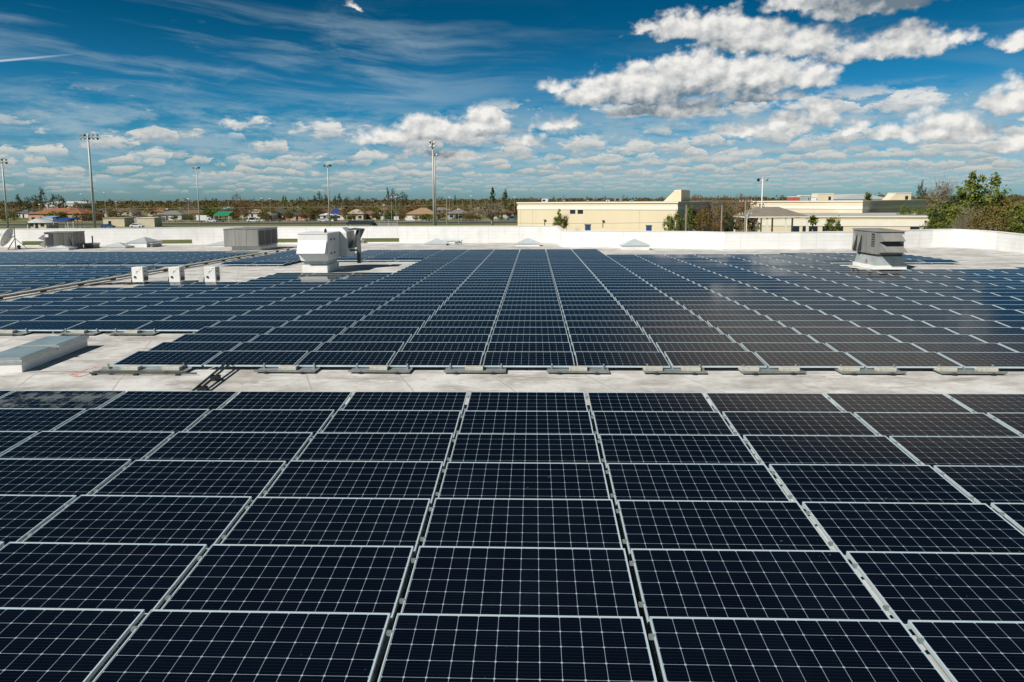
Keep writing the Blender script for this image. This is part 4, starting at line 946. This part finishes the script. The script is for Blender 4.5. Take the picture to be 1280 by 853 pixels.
# radio masts
for i,(px,py,D) in enumerate(((1187,211,900),(990,224,1400),(1071,219,1400))):
    zt=ztop(px,py,D); m=MB(); w=.6
    for sx,sy in ((-w,-w),(w,-w),(0,w)): m.tube((sx,sy,0),(sx*.6,sy*.6,zt-GZ),.10,n=4)
    for k in range(int((zt-GZ)/4)): m.tube((-w,-w,k*4),(w,-w,k*4+4),.07,n=3,caps=False)
    o=m.build('radio_mast',M['galv']); o.location=(XD(px,D),D,GZ); tag(o,['distant lattice radio mast above the bare trees at right','faint radio mast above the red roof box','faint radio mast above the pale gabled roof'][i],'radio mast')
# ================================================================ TREES
def leafquad(mb,c,s,rg):
    a=Vector((rg.gauss(0,1),rg.gauss(0,1),rg.gauss(0,1)+.6)).normalized(); e=a.orthogonal().normalized(); f_=a.cross(e); t=rg.random()*6.28
    x=(e*math.cos(t)+f_*math.sin(t))*s; y=(f_*math.cos(t)-e*math.sin(t))*s*rg.uniform(.4,.9)
    mb.face([c-x,c-y*.8,c+x,c+y])
def make_crown(rg,w,h0,h1,nc,nl,ls,shape='round',cr=.22):
    mb=MB(); cz=(h0+h1)/2; hz=(h1-h0)/2; cl=[]
    for i in range(nc):
        while True:
            p=Vector((rg.uniform(-1,1),rg.uniform(-1,1),rg.uniform(-1,1)))
            if .12<p.length<1: break
        if shape=='cone': k=(1-p.z)/2; p.x*=k+.08; p.y*=k+.08
        if shape=='round' : p.x*=1-.25*max(0,p.z)
        cc_=Vector((p.x*w/2*.85,p.y*w/2*.85,cz+p.z*hz*.9)); cl.append(cc_); r=w*cr*rg.uniform(.5,1.15)
        for j in range(nl):
            d_=Vector((rg.gauss(0,1),rg.gauss(0,1),rg.gauss(0,.8))); d_=d_.normalized()*r*rg.uniform(.25,1)
            leafquad(mb,cc_+d_,ls*rg.uniform(.6,1.3),rg)
    return mb,cl
def make_trunk(rg,h,top,r,cl,nb=7,twigs=0,w=4):
    m=MB(); pts=[Vector((0,0,-.1))]; 
    for i in range(1,5): pts.append(Vector((rg.uniform(-.08,.08)*h*.3*i/4,rg.uniform(-.08,.08)*h*.3*i/4,top*i/4)))
    for i in range(4): m.tube(pts[i],pts[i+1],r*(1-.18*i),r*(1-.18*(i+1)),n=7,caps=False)
    for cc_ in rg.sample(cl,min(nb,len(cl))):
        s=pts[2].lerp(pts[4],rg.random()); mid=s.lerp(cc_,.5)+Vector((0,0,.15)); m.tube(s,mid,r*.45,r*.3,n=5,caps=False); m.tube(mid,cc_,r*.3,r*.08,n=5,caps=False)
        for t_ in range(twigs):
            e=cc_+Vector((rg.gauss(0,1),rg.gauss(0,1),rg.gauss(.4,.7)))*w*.16; s2=mid.lerp(cc_,rg.random()); m.tube(s2,e,r*.12,r*.04,n=3,caps=False)
    return m
PROTO={}
def proto(kind,i):
    key=(kind,i)
    if key in PROTO: return PROTO[key]
    rg=random.Random(hash_(kind)+i*17)
    # unit tree: 8 m high
    if kind=='bushy': cm_,cl=make_crown(rg,7.5,1.2,8,34,36,.26,cr=.15); tk=make_trunk(rg,8,4,.22,cl); mt='leaf_green'
    elif kind=='dark': cm_,cl=make_crown(rg,6.5,1.5,8,34,34,.25,cr=.16); tk=make_trunk(rg,8,4,.22,cl); mt='leaf_dark'
    elif kind=='brown': cm_,cl=make_crown(rg,7.5,1.8,8,34,20,.22,cr=.15); tk=make_trunk(rg,8,4,.22,cl,12,3,7); mt='leaf_brown'
    elif kind=='mixed': cm_,cl=make_crown(rg,7.5,1.4,8,36,24,.24,cr=.15); tk=make_trunk(rg,8,4,.22,cl,12,3,7); mt='leaf_mixed'
    elif kind=='yellow': cm_,cl=make_crown(rg,6.5,.6,8,40,46,.25,cr=.18); tk=make_trunk(rg,8,3.5,.2,cl); mt='leaf_yellow'
    elif kind=='bare': cm_,cl=make_crown(rg,8,2.2,8,40,7,.17,cr=.14); tk=make_trunk(rg,8,4.2,.26,cl,34,9,8); mt='leaf_grey'
    elif kind=='wispy': cm_,cl=make_crown(rg,3.4,1.5,8,26,16,.16,cr=.2); tk=make_trunk(rg,8,7.4,.14,cl,18,4,4); mt='leaf_dark'
    elif kind=='cone': cm_,cl=make_crown(rg,5,1.2,8,46,26,.2,'cone',cr=.11); tk=make_trunk(rg,8,7.6,.16,cl); mt='leaf_dark'
    elif kind=='palm':
        cm_=MB(); cl=[Vector((0,0,6.3))]
        for f_ in range(120):
            az=rg.uniform(0,6.28); el=rg.uniform(-1.1,1.5); L_=rg.uniform(1.5,2.2); p=Vector((0,0,6.3)); dr=Vector((math.cos(az)*math.cos(el),math.sin(az)*math.cos(el),math.sin(el)))
            sd_=Vector((-math.sin(az),math.cos(az),0))
            for s in range(5):
                q_=p+dr*(L_/5); wd=.5*math.sin((s+.8)/5.6*math.pi)
                cm_.face([p-sd_*wd,q_-sd_*wd*.9,q_,p]); cm_.face([p,q_,q_+sd_*wd*.9+Vector((0,0,-.1)),p+sd_*wd+Vector((0,0,-.1))]); p=q_; dr=(dr+Vector((0,0,-.15))).normalized()
        tk=MB(); tk.tube((0,0,-.1),(.1,0,3),.24,.2,n=9,caps=False); tk.tube((.1,0,3),(0,0,6.3),.2,.22,n=9); mt='leaf_yellow'
    PROTO[key]=(cm_.mesh('crown',M[mt],fix=False),tk.mesh('trunk',M['palebark'] if kind in('bare','palm') else M['bark'],smooth=True,fix=False)); return PROTO[key]
def hash_(s): return sum(ord(c_)*(i+7) for i,c_ in enumerate(s))
def tree(kind,px,D,h,w=None,label='',group=None,var=None,z=GZ,name=None):
    rg=random.Random(int(px*13+D)); cmx,tkx=proto(kind,rg.randrange(3) if var is None else var)
    t=thing(name or ('palm_tree' if kind=='palm' else 'conifer_tree' if kind=='cone' else 'tree'),label,'palm' if kind=='palm' else 'tree',(XD(px,D),D,z),rg.uniform(0,6.28),group)
    s=h/8; sw_=s if w is None else w/{'bushy':7.5,'dark':6.5,'brown':7.5,'mixed':7.5,'yellow':6.5,'bare':8,'wispy':3.4,'cone':5,'palm':2.9}[kind]
    t.scale=(sw_,sw_,s)
    for nm,me in (('crown',cmx),('trunk',tkx)):
        o=bpy.data.objects.new(nm,me); col_.objects.link(o); o.parent=t
    return t
def topH(px,py,D): return ztop(px,py,D)-GZ
# --- named foreground-ish trees
def T(kind,px,pyt,D,wpx,label,group=None,var=None): return tree(kind,px,D,topH(px,pyt,D),wpx*D/845,label,group,var)
T('bare',615,252,225,62,'bare brown tree left of the beige building','broad trees beyond the parapet')
T('cone',616,230,420,13,'dark pointed conifer above the bare brown tree','conifers on the skyline')
T('dark',631,236,420,9,'small round topped dark tree right of the pointed conifer','trees on the skyline')
T('cone',569,241,500,5,'tiny pointed conifer right of the twin masts','conifers on the skyline')
for i,(px,py) in enumerate(((485,233),(491,235),(497,238),(503,236),(508,242))): T('wispy',px,py,430,9,['tallest wispy pine left of the centre mast','second wispy pine in the clump left of the centre mast','short wispy pine in the middle of the centre clump','fourth wispy pine in the clump left of the centre mast','lowest wispy pine at the right of the centre clump'][i],'wispy pines on the skyline')
for i,(px,py) in enumerate(((24,242),(35,243),(46,240),(53,234),(67,242),(75,240),(79,244))): T('wispy',px,py,400,12,f'wispy pine on the far left skyline, {ordn(i+1)} from the left','wispy pines on the far left skyline')
for i,(px,py) in enumerate(((375,243),(393,241),(400,238),(407,240),(420,242),(425,241),(434,245),(450,244))): T('wispy',px,py,420,9,f'wispy pine near the mast behind the white unit, {ordn(i+1)} from left','wispy pines behind the white unit')
T('brown',297,241,380,14,'tall rusty tree right of the slim stadium mast','trees on the skyline')
T('brown',307,247,360,16,'round rusty tree beside the tall rusty one','trees on the skyline')
T('bushy',356,243,420,9,'dark clump tree standing above the green roofs','trees on the skyline')
T('yellow',699,261.5,168,20,'round headed green tree before the left of the beige building',None,0)
T('bare',708,268,170,10,'small bare tree right beside the round headed green tree')
T('yellow',846,262,150,18,'taller green tree of the pair at the right end of the beige building','trees at the beige building corner',1)
T('yellow',836,265,152,15,'smaller yellowish tree just before the beige building corner','trees at the beige building corner',2)
T('bushy',862,256,158,18,'green tree in the shaded corner of the beige building')
T('bare',748,275,176,12,'low bare shrub by the left blue door','bare shrubs along the beige building')
T('bare',762,278,176,10,'low bare shrub right of the wall lamp','bare shrubs along the beige building')
T('bare',795,277,170,12,'low bare shrub left of the right blue door','bare shrubs along the beige building')
for i,(px,py,D,w,k) in enumerate(((876,254,170,30,'brown'),(890,249,178,36,'bare'),(905,253,165,32,'mixed'),(918,250,172,36,'brown'),(930,248,178,34,'bare'),(944,251,170,32,'brown'),(880,262,150,26,'mixed'),(912,266,150,20,'dark'),(926,262,152,26,'brown'),(942,265,150,24,'mixed'),(897,264,148,26,'brown'),(868,262,168,20,'brown'),(954,262,175,20,'brown'))):
    T(k,px,py,D,w,f'{ {"brown":"rusty leafless","mixed":"olive brown","bare":"bare grey","dark":"dark green"}[k]} tree between beige building and pavilion, {ordn(sorted([876,890,905,918,930,944,880,912,926,942,897,868,954]).index(px)+1)} from left','brown trees between the beige building and the pavilion')
for i,(px,py,D,w) in enumerate(((840,247,330,16),(850,239,330,14),(866,240,360,12),(872,243,360,12),(905,243,380,16),(925,241,380,16),(938,243,380,14))): T('brown',px,py,D,w,f'rusty tree behind the beige roof tower, {ordn(i+1)} from left','rusty trees behind the beige roof tower')
T('yellow',1042,267,150,21,'round headed green tree before the low wing windows',None,2)
T('palm',1017,270,156,11,'battered small palm left of the round headed green tree',None,1)
T('palm',1084,241,215,9,'storm bent palm on the skyline right of the pale gable roof',None,0)
for i,(px,py,D,w,k) in enumerate(((1131,253,175,24,'bushy'),(1145,258,172,18,'bushy'),(1160,256,170,22,'yellow'),(1172,262,150,24,'dark'),(1182,247,160,40,'bushy'),(1196,252,150,42,'yellow'),(1214,257,145,40,'bare'),(1206,246,165,40,'bushy'),(1238,257,140,48,'mixed'),(1258,253,145,44,'mixed'),(1276,248,140,44,'yellow'),(1276,266,128,36,'yellow'),(1250,270,128,36,'mixed'),(1224,268,130,32,'mixed'),(1190,270,135,26,'yellow'),(1205,272,128,26,'bare'),(1165,270,140,24,'yellow'),(1290,256,130,40,'bushy'),(1310,262,120,40,'mixed'))):
    xs=[1131,1145,1160,1172,1182,1196,1214,1206,1238,1258,1276,1276.1,1250,1224,1190,1205,1165,1290,1310]
    T(k,px,py,D,w,f'{ {"palm":"fan palm","bushy":"olive green bush","yellow":"yellow green bush","bare":"bare greyish bush","mixed":"brown olive bush","dark":"dark green bush"}[k]} in the thicket at right, {ordn(i+1)} of the thicket'+(', farther back' if D>155 else ', at its front'),'thicket at the right edge')
big=T('bushy',1226,211,170,64,'largest green tree, towering over the thicket at right',None,1)
T('dark',1216,232,172,50,'dark lower crown standing left beside the largest green tree')
T('bushy',1243,229,176,44,'second tall green tree just right of the largest one',None,2)
T('mixed',1262,242,168,44,'brown olive tree between the tall green trees and the picture edge',None,0)
T('bushy',1206,244,176,40,'wide green tree in front of the tall half bare one',None,0)
T('bare',1175,222,185,38,'tall half bare tree left of the largest green tree',None,0)
T('dark',1180,225,190,22,'dark crown right behind the tall half bare tree',None,1)
T('mixed',1170,230,187,26,'thin brownish tree within the tall half bare one')
for i,(px,py) in enumerate(((1146,226),(1151,224),(1156,230),(1262,240),(1275,241))): T('wispy',px,py,300,8,f'wispy grey pine behind the thicket, {ordn(i+1)} from left','wispy pines behind the thicket')
# --- tree belts between and behind the houses
rg=random.Random(11)
belts=[]
for i in range(90): belts.append((rg.uniform(-60,650),rg.uniform(312,356),rg.uniform(4.2,6.6),'front'))
for i in range(72): belts.append((rg.uniform(-60,660),rg.uniform(380,470),rg.uniform(5.5,7.6),'middle'))
names={'front':'the belt right behind the houses','middle':'the middle belt behind the houses','back':'the farthest countable belt'}
for bn_ in ('front','middle'):
    lst=sorted([q for q in belts if q[2] and q[3]==bn_])
    for i,(px,D,h_,_) in enumerate(lst):
        k=rg.choice(['brown','brown','mixed','mixed','bushy','brown','yellow','dark','bare'])
        cn={'brown':'rusty brown','mixed':'olive brown','bushy':'green','yellow':'yellow green','dark':'dark green','bare':'bare grey'}[k]
        tree(k,px,D,h_,h_*rg.uniform(1.0,1.7),f'{cn} tree in {names[bn_]}, {ordn(i+1)} of them from the left','tree belts behind the houses')
# small hedges/shrubs in yards
for i,px in enumerate(sorted(rg.uniform(110,640) for _ in range(40))):
    k=rg.choice(['bushy','yellow','mixed','dark','brown']); h_=rg.uniform(1.3,3.6)
    cn={'brown':'rusty','mixed':'olive brown','bushy':'green','yellow':'yellow green','dark':'dark green'}[k]
    tree(k,px,rg.uniform(290,300),h_,h_*rg.uniform(1.0,1.8),f'low {cn} shrub in a front yard along the road, {ordn(i+1)} from left','front yard shrubs',name='shrub')
for i,px in enumerate(sorted(rg.uniform(-20,650) for _ in range(44))):
    k=rg.choice(['brown','mixed','mixed','bushy','brown','yellow']); h_=rg.uniform(3.2,5.6)
    cn={'brown':'rusty','mixed':'olive brown','bushy':'green','yellow':'yellow green'}[k]
    tree(k,px,rg.uniform(301,309),h_,h_*rg.uniform(.9,1.3),f'{cn} tree standing between the houses along the road, {ordn(i+1)} from left','trees between the houses')
# --- the far wood: reads as one mass
m=MB(); rg=random.Random(5)
for D,n,hh in ((430,110,6.2),(540,200,8.0),(640,260,8.8),(760,420,9.0),(980,420,9.6),(1350,420,10.5),(2000,420,12),(3200,420,14)):
    for i in range(n):
        X=-.95*D+1.9*D*(i+rg.random())/n; h_=hh*rg.uniform(.65,1.2)*(1.32 if rg.random()<.09 else 1); w_=D*1.9/n*1.25; y=D+rg.uniform(-.04,.04)*D
        for j in range(44 if D<700 else 30):
            a_=rg.uniform(0,6.28); r_=w_*.75*math.sqrt(rg.random()); zz=rg.random()**.7*h_
            k_=1-.55*(zz/h_)
            leafquad(m,Vector((X+math.cos(a_)*r_*k_,y+math.sin(a_)*r_*k_,GZ+zz)),(.0011*D if D>700 else .0009*D)*rg.uniform(.7,1.4),rg)
fw=m.build('far_woodland',leaf_mat('far_wood_leaves',(.085,.08,.022),(.15,.09,.035),(.19,.16,.06)),fix=False)
tag(fw,'far mass of brownish green woods along the whole horizon','woodland',None,'stuff')
